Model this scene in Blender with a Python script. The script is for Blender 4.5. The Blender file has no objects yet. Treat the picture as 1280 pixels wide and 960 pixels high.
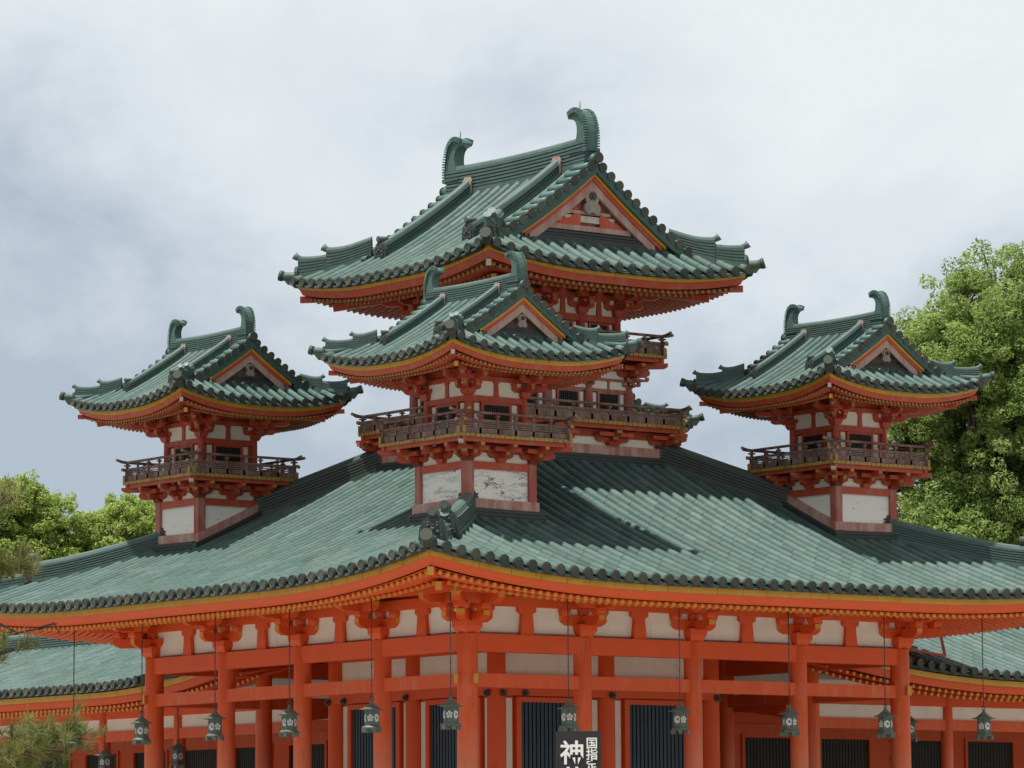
import bpy, math, random
import numpy as np
from mathutils import Vector, Matrix

random.seed(7)
RNG = np.random.default_rng(7)
S = bpy.context.scene
C = S.collection

# ------------------------------------------------------------------ camera
F_PX, TH, PITCH, DIST, CXO, ROLL, EYE = 5058.68, 0.92081866, 0.1185008, 69.23735, 0.79008, 0.00584278, 1.6
fw = Vector((math.cos(TH), math.sin(TH), 0)); rt = Vector((math.sin(TH), -math.cos(TH), 0)); up = Vector((0, 0, 1))
fwd = fw*math.cos(PITCH) + up*math.sin(PITCH)
cup = -fw*math.sin(PITCH) + up*math.cos(PITCH)
r2 = rt*math.cos(ROLL) - cup*math.sin(ROLL)
u2 = rt*math.sin(ROLL) + cup*math.cos(ROLL)
CAM = rt*CXO - fw*DIST + up*EYE
cd = bpy.data.cameras.new('camera'); co = bpy.data.objects.new('camera', cd); C.objects.link(co)
cd.sensor_width = 36; cd.lens = F_PX/1280*36; cd.clip_start = 0.5; cd.clip_end = 3000
m3 = Matrix((r2, u2, -fwd)).transposed()
co.matrix_world = Matrix.Translation(CAM) @ m3.to_4x4()
S.camera = co

# ------------------------------------------------------------------ light
SUN = Vector((-0.32, 0.03, 1)).normalized()          # towards the sun
sd = bpy.data.lights.new('sun', 'SUN'); so = bpy.data.objects.new('sun', sd); C.objects.link(so)
sd.energy = 4.4; sd.angle = math.radians(0.9); sd.color = (1.0, 0.95, 0.87)
so.rotation_euler = SUN.to_track_quat('Z', 'Y').to_euler(); so.location = (0, 0, 60)
SUN_EL = math.asin(SUN.z); SUN_AZ = math.atan2(SUN.x, SUN.y)
W = bpy.data.worlds.new('World'); S.world = W; W.use_nodes = True
wn = W.node_tree; wn.nodes.clear(); WN = wn.nodes.new; WL = wn.links.new
def wmath(op, a, b=None, clamp=False):
    n = WN('ShaderNodeMath'); n.operation = op; n.use_clamp = clamp
    for i, x in enumerate((a, b)):
        if x is None: continue
        if isinstance(x, (int, float)): n.inputs[i].default_value = x
        else: WL(x, n.inputs[i])
    return n.outputs[0]
sky = WN('ShaderNodeTexSky'); sky.sky_type = 'NISHITA'; sky.sun_disc = False
sky.sun_elevation = SUN_EL; sky.sun_rotation = SUN_AZ; sky.air_density = 1.0; sky.dust_density = 1.5
tc = WN('ShaderNodeTexCoord')
mp = WN('ShaderNodeMapping'); mp.inputs['Scale'].default_value = (9.0, 9.0, 13.0); mp.inputs['Location'].default_value = (0.35, 0.1, 0.4)
WL(tc.outputs['Generated'], mp.inputs['Vector'])
n1 = WN('ShaderNodeTexNoise'); n1.inputs['Scale'].default_value = 1.3; n1.inputs['Detail'].default_value = 7; n1.inputs['Roughness'].default_value = 0.58; n1.inputs['Distortion'].default_value = 0.15
WL(mp.outputs[0], n1.inputs['Vector'])
sx = WN('ShaderNodeSeparateXYZ'); WL(tc.outputs['Generated'], sx.inputs[0])
# how thick the cloud deck is: brighter high up and towards the right of the building, dull blue-grey low on the left
side = wmath('ADD', wmath('MULTIPLY', sx.outputs[0], rt.x), wmath('MULTIPLY', sx.outputs[1], rt.y))
elev = wmath('MULTIPLY', wmath('SUBTRACT', sx.outputs[2], 0.105), 9.0)
base = wmath('ADD', wmath('ADD', elev, wmath('MULTIPLY', side, 1.9)), wmath('MULTIPLY', wmath('SUBTRACT', n1.outputs['Fac'], 0.50), 1.9))
rc = WN('ShaderNodeValToRGB')
el = rc.color_ramp.elements
el[0].position = 0.0; el[0].color = (0.29, 0.338, 0.40, 1)
el[1].position = 0.95; el[1].color = (0.555, 0.57, 0.58, 1)
e2 = el.new(0.5); e2.color = (0.475, 0.505, 0.545, 1)
WL(base, rc.inputs[0])
mul = WN('ShaderNodeMix'); mul.data_type = 'RGBA'; mul.blend_type = 'MULTIPLY'; mul.inputs[0].default_value = 1.0
# the bright cloud bank stands beyond the hall; overhead and behind the camera the sky is clearer and deeper
ahead = wmath('ADD', wmath('MULTIPLY', sx.outputs[0], fw.x), wmath('MULTIPLY', sx.outputs[1], fw.y))
bank = WN('ShaderNodeMapRange'); bank.interpolation_type = 'SMOOTHSTEP'
WL(ahead, bank.inputs['Value']); bank.inputs['From Min'].default_value = 0.15; bank.inputs['From Max'].default_value = 0.85
bank.inputs['To Min'].default_value = 0.72; bank.inputs['To Max'].default_value = 1.0
cl = WN('ShaderNodeMix'); cl.data_type = 'RGBA'; cl.blend_type = 'MULTIPLY'; cl.inputs[0].default_value = 1.0
WL(rc.outputs[0], cl.inputs[6]); WL(bank.outputs[0], cl.inputs[7])
WL(cl.outputs[2], mul.inputs[6]); mul.inputs[7].default_value = (11.0, 11.1, 10.9, 1)
mx = WN('ShaderNodeMix'); mx.data_type = 'RGBA'; mx.inputs[0].default_value = 0.93
WL(sky.outputs[0], mx.inputs[6]); WL(mul.outputs[2], mx.inputs[7])
bg = WN('ShaderNodeBackground'); bg.inputs['Strength'].default_value = 0.1
WL(mx.outputs[2], bg.inputs['Color'])
wo = WN('ShaderNodeOutputWorld'); WL(bg.outputs[0], wo.inputs[0])
S.view_settings.view_transform = 'Standard'; S.view_settings.look = 'None'
S.view_settings.exposure = 0.5; S.view_settings.gamma = 1.0; S.view_settings.use_curve_mapping = False
S.render.engine = 'CYCLES'
S.cycles.max_bounces = 8; S.cycles.diffuse_bounces = 4; S.cycles.transparent_max_bounces = 8
try: S.cycles.use_denoising = True
except Exception: pass

# ------------------------------------------------------------------ materials
def newmat(name):
    m = bpy.data.materials.new(name); m.use_nodes = True
    nt = m.node_tree; b = nt.nodes['Principled BSDF']
    return m, nt, b
def noise(nt, scale, detail=4, rough=0.55, coord='Object', stretch=None):
    t = nt.nodes.new('ShaderNodeTexCoord'); n = nt.nodes.new('ShaderNodeTexNoise')
    n.inputs['Scale'].default_value = scale; n.inputs['Detail'].default_value = detail; n.inputs['Roughness'].default_value = rough
    if stretch:
        p = nt.nodes.new('ShaderNodeMapping'); p.inputs['Scale'].default_value = stretch
        nt.links.new(t.outputs[coord], p.inputs[0]); nt.links.new(p.outputs[0], n.inputs['Vector'])
    else: nt.links.new(t.outputs[coord], n.inputs['Vector'])
    return n.outputs['Fac']
def ramp(nt, fac, stops):
    r = nt.nodes.new('ShaderNodeValToRGB'); e = r.color_ramp.elements
    e[0].position, e[0].color = stops[0][0], (*stops[0][1], 1)
    e[1].position, e[1].color = stops[-1][0], (*stops[-1][1], 1)
    for p, c in stops[1:-1]:
        q = e.new(p); q.color = (*c, 1)
    nt.links.new(fac, r.inputs[0]); return r.outputs[0]
def mixc(nt, fac, a, b, mode='MIX'):
    n = nt.nodes.new('ShaderNodeMix'); n.data_type = 'RGBA'; n.blend_type = mode
    for sock, x in ((n.inputs[0], fac), (n.inputs[6], a), (n.inputs[7], b)):
        if isinstance(x, (int, float)): sock.default_value = x
        elif isinstance(x, tuple): sock.default_value = (*x, 1)
        else: nt.links.new(x, sock)
    return n.outputs[2]
def mth(nt, op, a, b=None, clamp=False):
    n = nt.nodes.new('ShaderNodeMath'); n.operation = op; n.use_clamp = clamp
    for i, x in enumerate((a, b)):
        if x is None: continue
        if isinstance(x, (int, float)): n.inputs[i].default_value = x
        else: nt.links.new(x, n.inputs[i])
    return n.outputs[0]
def bump(nt, b, h, strength=0.3, dist=0.01):
    n = nt.nodes.new('ShaderNodeBump'); n.inputs['Strength'].default_value = strength; n.inputs['Distance'].default_value = dist
    nt.links.new(h, n.inputs['Height']); nt.links.new(n.outputs[0], b.inputs['Normal'])
def simple(name, stops, scale=3, rough=0.6, detail=5, stretch=None, bmp=0.15, spec=0.5):
    m, nt, b = newmat(name)
    f = noise(nt, scale, detail, 0.6, stretch=stretch)
    nt.links.new(ramp(nt, f, stops), b.inputs['Base Color']); b.inputs['Roughness'].default_value = rough
    b.inputs['Specular IOR Level'].default_value = spec
    if bmp: bump(nt, b, noise(nt, scale*6, 3, stretch=stretch), bmp, 0.01)
    return m
def tile_mat(name, stops, rough, wear):
    m, nt, b = newmat(name)
    a = nt.nodes.new('ShaderNodeAttribute'); a.attribute_name = 'tint'
    base = ramp(nt, a.outputs['Fac'], stops)
    f = noise(nt, 1.1, 6, 0.65)
    f2 = noise(nt, 14, 4, 0.6)
    dirt = mth(nt, 'MULTIPLY', mth(nt, 'SUBTRACT', f2, 0.52, True), 2.2, True)
    c = mixc(nt, mth(nt, 'MULTIPLY', mth(nt, 'SUBTRACT', f, 0.45, True), 1.6, True), base, wear)
    c = mixc(nt, mth(nt, 'MULTIPLY', dirt, 0.55), c, (0.05, 0.07, 0.06))
    nt.links.new(c, b.inputs['Base Color'])
    nt.links.new(mth(nt, 'ADD', mth(nt, 'MULTIPLY', f2, 0.25), rough-0.12), b.inputs['Roughness']); b.inputs['Specular IOR Level'].default_value = 0.25
    bump(nt, b, f2, 0.15, 0.01)
    return m
M = {}
M['tile'] = tile_mat('green_glazed_tile', [(0.0, (0.022, 0.052, 0.050)), (0.2, (0.044, 0.088, 0.082)), (0.55, (0.072, 0.127, 0.116)), (0.8, (0.105, 0.163, 0.152)), (1.0, (0.085, 0.142, 0.165))], 0.52, (0.105, 0.136, 0.106))
M['tile_old'] = tile_mat('dark_weathered_tile', [(0.0, (0.032, 0.042, 0.040)), (0.6, (0.058, 0.073, 0.067)), (1.0, (0.09, 0.105, 0.092))], 0.45, (0.07, 0.084, 0.073))
M['end_tile'] = tile_mat('grey_green_end_tile', [(0.0, (0.036, 0.044, 0.037)), (0.6, (0.064, 0.072, 0.058)), (1.0, (0.095, 0.102, 0.08))], 0.5, (0.078, 0.082, 0.064))
M['tile_edge'] = tile_mat('verge_roll_tile', [(0.0, (0.022, 0.052, 0.050)), (0.3, (0.045, 0.098, 0.089)), (0.6, (0.075, 0.145, 0.130)), (1.0, (0.10, 0.17, 0.165))], 0.45, (0.09, 0.14, 0.12))
M['ridge'] = tile_mat('ridge_course_tile', [(0.0, (0.045, 0.072, 0.068)), (0.5, (0.08, 0.13, 0.12)), (1.0, (0.13, 0.21, 0.195))], 0.5, (0.09, 0.135, 0.12))

def paint_mat(name, col, dark, faded, fade_amt, rough=0.5, zfade=None):
    m, nt, b = newmat(name)
    f = noise(nt, 1.7, 5, 0.6); g = noise(nt, 5.0, 6, 0.65, stretch=(1, 1, 0.25))
    c = mixc(nt, mth(nt, 'MULTIPLY', mth(nt, 'SUBTRACT', f, 0.4, True), 1.2, True), col, dark)
    k = mth(nt, 'MULTIPLY', mth(nt, 'SUBTRACT', g, 0.62-0.3*fade_amt, True), 4.0, True)
    k = mth(nt, 'MULTIPLY', k, min(1.0, 0.35+fade_amt*0.6))
    if zfade:
        ge = nt.nodes.new('ShaderNodeNewGeometry'); s = nt.nodes.new('ShaderNodeSeparateXYZ'); nt.links.new(ge.outputs['Position'], s.inputs[0])
        zz = mth(nt, 'MULTIPLY', mth(nt, 'SUBTRACT', zfade, mth(nt, 'ADD', s.outputs[2], mth(nt, 'MULTIPLY', mth(nt, 'SUBTRACT', g, 0.5), 0.9))), 1.1, True)
        k = mth(nt, 'MAXIMUM', k, mth(nt, 'MULTIPLY', zz, 0.75))
    c = mixc(nt, k, c, faded)
    st = noise(nt, 9, 5, 0.7, stretch=(1, 1, 0.12))
    c = mixc(nt, mth(nt, 'MULTIPLY', mth(nt, 'SUBTRACT', st, 0.58, True), 3.0*fade_amt+0.7, True), c, (0.10, 0.045, 0.035))
    nt.links.new(c, b.inputs['Base Color']); b.inputs['Roughness'].default_value = rough
    b.inputs['Specular IOR Level'].default_value = 0.35
    bump(nt, b, st, 0.12, 0.01)
    return m
M['red'] = paint_mat('vermilion_paint', (0.70, 0.095, 0.016), (0.56, 0.062, 0.013), (0.60, 0.14, 0.075), 0.15)
M['red_col'] = paint_mat('vermilion_column_paint', (0.66, 0.098, 0.019), (0.56, 0.072, 0.016), (0.60, 0.22, 0.13), 0.42, zfade=4.05)
M['red_old'] = paint_mat('weathered_vermilion_paint', (0.46, 0.068, 0.028), (0.36, 0.048, 0.024), (0.44, 0.19, 0.145), 0.4)
M['red_pale'] = paint_mat('faded_pink_wood', (0.36, 0.10, 0.072), (0.28, 0.07, 0.05), (0.44, 0.26, 0.21), 0.6, 0.7)
M['barge'] = paint_mat('bleached_barge_board', (0.36, 0.19, 0.15), (0.30, 0.13, 0.10), (0.43, 0.33, 0.285), 0.9, 0.75)
M['plinth'] = paint_mat('worn_plinth_wood', (0.38, 0.13, 0.10), (0.28, 0.085, 0.065), (0.50, 0.37, 0.33), 0.85, 0.75)
M['maroon'] = paint_mat('brown_red_rail_wood', (0.135, 0.056, 0.044), (0.09, 0.042, 0.035), (0.26, 0.195, 0.165), 0.75, 0.7)
M['gold'] = simple('ochre_paint', [(0.3, (0.52, 0.25, 0.02)), (0.6, (0.62, 0.33, 0.035)), (0.8, (0.50, 0.27, 0.05))], 3.0, 0.5)
M['gold_old'] = simple('weathered_ochre_paint', [(0.3, (0.22, 0.13, 0.035)), (0.55, (0.36, 0.22, 0.045)), (0.75, (0.31, 0.24, 0.13))], 5.0, 0.6)
def plaster():
    m, nt, b = newmat('aged_white_plaster')
    f = noise(nt, 1.6, 6, 0.62); st = noise(nt, 7, 5, 0.7, stretch=(0.7, 0.7, 0.16)); sp = noise(nt, 22, 4, 0.7)
    c = ramp(nt, f, [(0.3, (0.72, 0.69, 0.60)), (0.55, (0.80, 0.77, 0.68)), (0.8, (0.68, 0.64, 0.55))])
    c = mixc(nt, mth(nt, 'MULTIPLY', mth(nt, 'SUBTRACT', st, 0.56, True), 1.6, True), c, (0.40, 0.33, 0.27))
    c = mixc(nt, mth(nt, 'MULTIPLY', mth(nt, 'SUBTRACT', sp, 0.66, True), 6, True), c, (0.30, 0.25, 0.21))
    nt.links.new(c, b.inputs['Base Color']); b.inputs['Roughness'].default_value = 0.88
    bump(nt, b, sp, 0.1, 0.01)
    return m
M['plaster'] = plaster()
M['pendant'] = simple('grey_weathered_carving', [(0.3, (0.20, 0.175, 0.155)), (0.6, (0.30, 0.27, 0.24)), (0.8, (0.16, 0.13, 0.115))], 9.0, 0.8)
M['white_wood'] = simple('bare_grey_wood', [(0.3, (0.42, 0.37, 0.32)), (0.6, (0.55, 0.49, 0.43)), (0.8, (0.36, 0.30, 0.26))], 6.0, 0.8)
def flaked(name, amt):
    m, nt, b = newmat(name)
    f = noise(nt, 15.0, 8, 0.72, stretch=(1, 1, 2.2)); g = noise(nt, 2.2, 4, stretch=(0.8, 0.8, 1.6)); h = noise(nt, 3.2, 6, 0.65, stretch=(0.55, 0.55, 3.0))
    k = mth(nt, 'MULTIPLY', mth(nt, 'SUBTRACT', mth(nt, 'ADD', f, mth(nt, 'MULTIPLY', mth(nt, 'SUBTRACT', g, 0.5), 0.7)), amt, True), 14, True)
    smear = mth(nt, 'MULTIPLY', mth(nt, 'SUBTRACT', mth(nt, 'ADD', h, mth(nt, 'MULTIPLY', mth(nt, 'SUBTRACT', f, 0.5), 0.5)), amt-0.09, True), 4.5, True)
    c = mixc(nt, mth(nt, 'MULTIPLY', smear, 0.85), (0.80, 0.785, 0.74), (0.24, 0.22, 0.205))
    c = mixc(nt, k, c, (0.13, 0.085, 0.075))
    nt.links.new(c, b.inputs['Base Color']); b.inputs['Roughness'].default_value = 0.85
    return m
M['flake'] = flaked('flaking_white_plaster', 0.60)
M['flake_light'] = flaked('slightly_flaked_white_plaster', 0.69)
M['blue'] = simple('dark_blue_door_paint', [(0.3, (0.009, 0.028, 0.045)), (0.7, (0.017, 0.046, 0.072))], 3, 0.45)
M['lattice'] = simple('dark_lattice_wood', [(0.3, (0.012, 0.014, 0.012)), (0.7, (0.03, 0.032, 0.026))], 4, 0.6)
M['slat'] = simple('grey_brown_slat', [(0.3, (0.14, 0.09, 0.075)), (0.6, (0.22, 0.16, 0.14)), (0.8, (0.10, 0.06, 0.05))], 6, 0.8)
M['dark'] = simple('dark_interior_wood', [(0.3, (0.02, 0.012, 0.01)), (0.7, (0.04, 0.022, 0.018))], 2, 0.8)
M['bronze'] = simple('green_bronze', [(0.3, (0.07, 0.095, 0.08)), (0.6, (0.10, 0.13, 0.11)), (0.8, (0.15, 0.175, 0.15))], 14, 0.55)
M['paper'] = simple('white_lantern_paper', [(0.3, (0.52, 0.52, 0.50)), (0.7, (0.62, 0.62, 0.60))], 8, 0.8, bmp=0)
M['iron'] = simple('dark_iron', [(0.3, (0.03, 0.03, 0.03)), (0.7, (0.07, 0.065, 0.06))], 20, 0.5)
M['sign'] = simple('black_sign_board', [(0.3, (0.012, 0.010, 0.011)), (0.7, (0.022, 0.018, 0.02))], 6, 0.5)
M['ink'] = simple('white_sign_paint', [(0.3, (0.74, 0.74, 0.72)), (0.7, (0.82, 0.82, 0.80))], 8, 0.7, bmp=0)
M['stone'] = simple('pale_granite', [(0.3, (0.34, 0.32, 0.29)), (0.7, (0.46, 0.44, 0.40))], 3, 0.8)
M['gravel'] = simple('white_gravel', [(0.3, (0.24, 0.225, 0.20)), (0.6, (0.31, 0.295, 0.265)), (0.8, (0.27, 0.25, 0.22))], 6, 0.9, bmp=0.4)
M['bark'] = simple('brown_bark', [(0.3, (0.05, 0.035, 0.025)), (0.7, (0.11, 0.08, 0.06))], 5, 0.9, stretch=(1, 1, 0.3), bmp=0.5)
def leaf(name, stops, trans):
    m, nt, b = newmat(name)
    a = nt.nodes.new('ShaderNodeAttribute'); a.attribute_name = 'tint'
    c = ramp(nt, a.outputs['Fac'], stops)
    nt.links.new(c, b.inputs['Base Color']); b.inputs['Roughness'].default_value = 0.5
    b.inputs['Specular IOR Level'].default_value = 0.12
    t = nt.nodes.new('ShaderNodeBsdfTranslucent'); nt.links.new(c, t.inputs['Color'])
    s = nt.nodes.new('ShaderNodeMixShader'); s.inputs[0].default_value = trans
    nt.links.new(b.outputs[0], s.inputs[1]); nt.links.new(t.outputs[0], s.inputs[2])
    nt.links.new(s.outputs[0], nt.nodes['Material Output'].inputs[0])
    return m
M['leaf_green'] = leaf('green_leaf', [(0, (0.15, 0.22, 0.055)), (0.5, (0.28, 0.38, 0.11)), (1, (0.42, 0.52, 0.19))], 0.55)
M['leaf_lime'] = leaf('fresh_lime_leaf', [(0, (0.19, 0.28, 0.06)), (0.5, (0.34, 0.44, 0.11)), (1, (0.50, 0.58, 0.20))], 0.5)
M['needle'] = leaf('pine_needle', [(0, (0.08, 0.095, 0.03)), (0.5, (0.165, 0.19, 0.06)), (1, (0.34, 0.34, 0.13))], 0.35)

# ------------------------------------------------------------------ mesh builder
class MB:
    def __init__(self): self.v = []; self.f = []; self.m = []; self.t = []; self.s = []
    def add(self, vs, fs, mat=0, tint=None, smooth=False):
        o = len(self.v); self.v.extend(vs)
        if tint is None: tint = random.random()
        for q in fs:
            self.f.append([i+o for i in q]); self.m.append(mat); self.t.append(tint); self.s.append(smooth)
    def hexa(self, p, mat=0, tint=None, endmat=None):
        # p: 8 points: bottom 0-3 ccw, top 4-7
        fs = [(3, 2, 1, 0), (4, 5, 6, 7), (0, 1, 5, 4), (1, 2, 6, 5), (2, 3, 7, 6), (3, 0, 4, 7)]
        self.add([tuple(q) for q in p], fs, mat, tint)
        if endmat is not None:
            for k in endmat[1]: self.m[len(self.m)-6+k] = endmat[0]
    def box(self, c, s, mat=0, tint=None, rz=0.0, taper=1.0):
        x, y, z = s[0]/2, s[1]/2, s[2]/2; ca, sa = math.cos(rz), math.sin(rz); P = []
        for zz, k in ((-z, taper), (z, 1.0)):
            for a, b in ((-x*k, -y*k), (x*k, -y*k), (x*k, y*k), (-x*k, y*k)):
                P.append((c[0]+a*ca-b*sa, c[1]+a*sa+b*ca, c[2]+zz))
        self.hexa(P, mat, tint)
    def bar(self, p0, p1, w, h, mat=0, tint=None, endmat=None):
        # straight bar, width w horizontal, height h in the vertical-ish plane, p at centre line
        p0 = Vector(p0); p1 = Vector(p1); d = (p1-p0).normalized()
        sd = d.cross(Vector((0, 0, 1)))
        if sd.length < 1e-5: sd = Vector((1, 0, 0))
        sd.normalize(); u = sd.cross(d).normalized()
        a = sd*(w/2); b = u*(h/2)
        P = [p0-a-b, p0+a-b, p1+a-b, p1-a-b, p0-a+b, p0+a+b, p1+a+b, p1-a+b]
        self.hexa(P, mat, tint, None if endmat is None else (endmat, (2, 4)))
    def tube(self, pts, r, n=8, mat=0, tint=None, cap=None, smooth=True):
        pts = [Vector(p) for p in pts]; R = r if isinstance(r, (list, tuple)) else [r]*len(pts)
        vs = []; a = None
        for i, p in enumerate(pts):
            d = (pts[min(i+1, len(pts)-1)]-pts[max(i-1, 0)]).normalized()
            if a is None:
                a = d.cross(Vector((0, 0, 1)))
                if a.length < 1e-4: a = Vector((1, 0, 0))
            a = (a-d*a.dot(d)).normalized(); b = d.cross(a)
            for k in range(n):
                t = 2*math.pi*k/n; vs.append(tuple(p+(a*math.cos(t)+b*math.sin(t))*R[i]))
        fs = []
        for i in range(len(pts)-1):
            for k in range(n):
                k2 = (k+1) % n; fs.append((i*n+k, i*n+k2, (i+1)*n+k2, (i+1)*n+k))
        self.add(vs, fs, mat, tint, smooth)
        o = len(self.v)-len(vs); L = len(pts)-1
        cm = mat if cap is None else cap
        t = self.t[-1]
        for fc in (list(range(n))[::-1], [L*n+k for k in range(n)]):
            self.f.append([o+i for i in fc]); self.m.append(cm); self.t.append(t); self.s.append(False)
    def lathe(self, prof, c=(0, 0, 0), n=16, mat=0, tint=None, smooth=True, rot=0.0):
        vs = []; fs = []
        for r, z in prof:
            for k in range(n):
                t = 2*math.pi*k/n+rot; vs.append((c[0]+r*math.cos(t), c[1]+r*math.sin(t), c[2]+z))
        for i in range(len(prof)-1):
            for k in range(n):
                k2 = (k+1) % n; fs.append((i*n+k, i*n+k2, (i+1)*n+k2, (i+1)*n+k))
        fs.append(tuple(range(n))[::-1]); fs.append(tuple((len(prof)-1)*n+k for k in range(n)))
        self.add(vs, fs, mat, tint, smooth)
    def prism(self, poly, org, ax, ay, dep, mat=0, tint=None, edgemat=None, sidemats=None):
        # poly in (ax, ay) plane about org, extruded by +-dep/2
        org = Vector(org); ax = Vector(ax); ay = Vector(ay); dv = Vector(dep)
        n = len(poly)
        vs = [tuple(org+ax*p[0]+ay*p[1]-dv*0.5) for p in poly]+[tuple(org+ax*p[0]+ay*p[1]+dv*0.5) for p in poly]
        fs = [tuple(range(n))[::-1], tuple(range(n, 2*n))]+[(i, (i+1) % n, n+(i+1) % n, n+i) for i in range(n)]
        self.add(vs, fs, mat, tint)
        if sidemats:
            for i in sidemats[1]: self.m[len(self.m)-n+i] = sidemats[0]
    def ball(self, c, r, mat=0, tint=None, n=8, seg=6):
        R = r if isinstance(r, (tuple, list)) else (r, r, r); vs = []; fs = []
        for i in range(1, seg):
            a = math.pi*i/seg
            for k in range(n):
                t = 2*math.pi*k/n; vs.append((c[0]+R[0]*math.sin(a)*math.cos(t), c[1]+R[1]*math.sin(a)*math.sin(t), c[2]+R[2]*math.cos(a)))
        o = len(vs); vs += [(c[0], c[1], c[2]+R[2]), (c[0], c[1], c[2]-R[2])]
        for i in range(seg-2):
            for k in range(n): fs.append((i*n+k, (i+1)*n+k, (i+1)*n+(k+1) % n, i*n+(k+1) % n))
        for k in range(n): fs.append((o, k, (k+1) % n)); fs.append((o+1, (seg-2)*n+(k+1) % n, (seg-2)*n+k))
        self.add(vs, fs, mat, tint, True)
    def sweep(self, pts, poly, side=None, mat=0, tint=None, close=True, zs=None):
        # poly: list of (a, z): a along horizontal side vector, z vertical; pts path; mat may be a list per poly edge
        pts = [Vector(p) for p in pts]; n = len(poly); vs = []
        for i, p in enumerate(pts):
            if side is None:
                d = pts[min(i+1, len(pts)-1)]-pts[max(i-1, 0)]; d.z = 0; d.normalize(); a = Vector((d.y, -d.x, 0))
            else: a = Vector(side[i] if isinstance(side, list) else side)
            for q in poly: vs.append(tuple(p+a*q[0]+Vector((0, 0, q[1]*(zs[i] if zs and q[1] > 0 else 1.0)))))
        for k in range(n if close else n-1):
            k2 = (k+1) % n
            for i in range(len(pts)-1):
                self.add([], [], 0)
                mm = mat[k] if isinstance(mat, list) else mat
                self.f.append([len(self.v)+j for j in (i*n+k, i*n+k2, (i+1)*n+k2, (i+1)*n+k)]); self.m.append(mm)
                self.t.append(random.uniform(0.35, 0.6) if tint is None else tint); self.s.append(False)
        o = len(self.v); self.v.extend(vs)
        if close:
            for fc in (list(range(n)), [(len(pts)-1)*n+k for k in range(n)][::-1]):
                self.f.append([o+i for i in fc]); self.m.append(mat[0] if isinstance(mat, list) else mat)
                self.t.append(0.4 if tint is None else tint); self.s.append(False)
    def build(self, name, mats, parent=None, off=(0, 0, 0), fixn=True):
        me = bpy.data.meshes.new(name)
        V = np.array(self.v, dtype=float).reshape(-1, 3)-np.array(off)
        me.from_pydata(V.tolist(), [], self.f)
        for m in (mats if isinstance(mats, (list, tuple)) else [mats]): me.materials.append(m)
        me.polygons.foreach_set('material_index', self.m)
        me.polygons.foreach_set('use_smooth', self.s)
        at = me.attributes.new('tint', 'FLOAT', 'FACE'); at.data.foreach_set('value', [float(x) for x in self.t])
        if fixn:
            import bmesh
            b = bmesh.new(); b.from_mesh(me); bmesh.ops.recalc_face_normals(b, faces=b.faces); b.to_mesh(me); b.free()
        me.update()
        o = bpy.data.objects.new(name, me); C.objects.link(o)
        if parent: o.parent = parent
        return o
def tag(o, label=None, cat=None, group=None, kind=None):
    for k, v in (('label', label), ('category', cat), ('group', group), ('kind', kind)):
        if v: o[k] = v
    return o
def thing(name, label, cat, loc=(0, 0, 0), group=None, rz=0.0):
    o = bpy.data.objects.new(name, None); o.empty_display_size = 0.3; C.objects.link(o); o.location = loc; o.rotation_euler = (0, 0, rz)
    return tag(o, label, cat, group)
def part(name, parent):      # a group part carrying sub-parts is a mesh itself elsewhere
    o = bpy.data.objects.new(name, None); C.objects.link(o); o.parent = parent; return o
def kids(o): return [c for c in o.children]
def dup_tree(o, parent=None):
    c = o.copy(); C.objects.link(c)
    if parent: c.parent = parent
    for ch in kids(o): dup_tree(ch, c)
    return c

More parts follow.
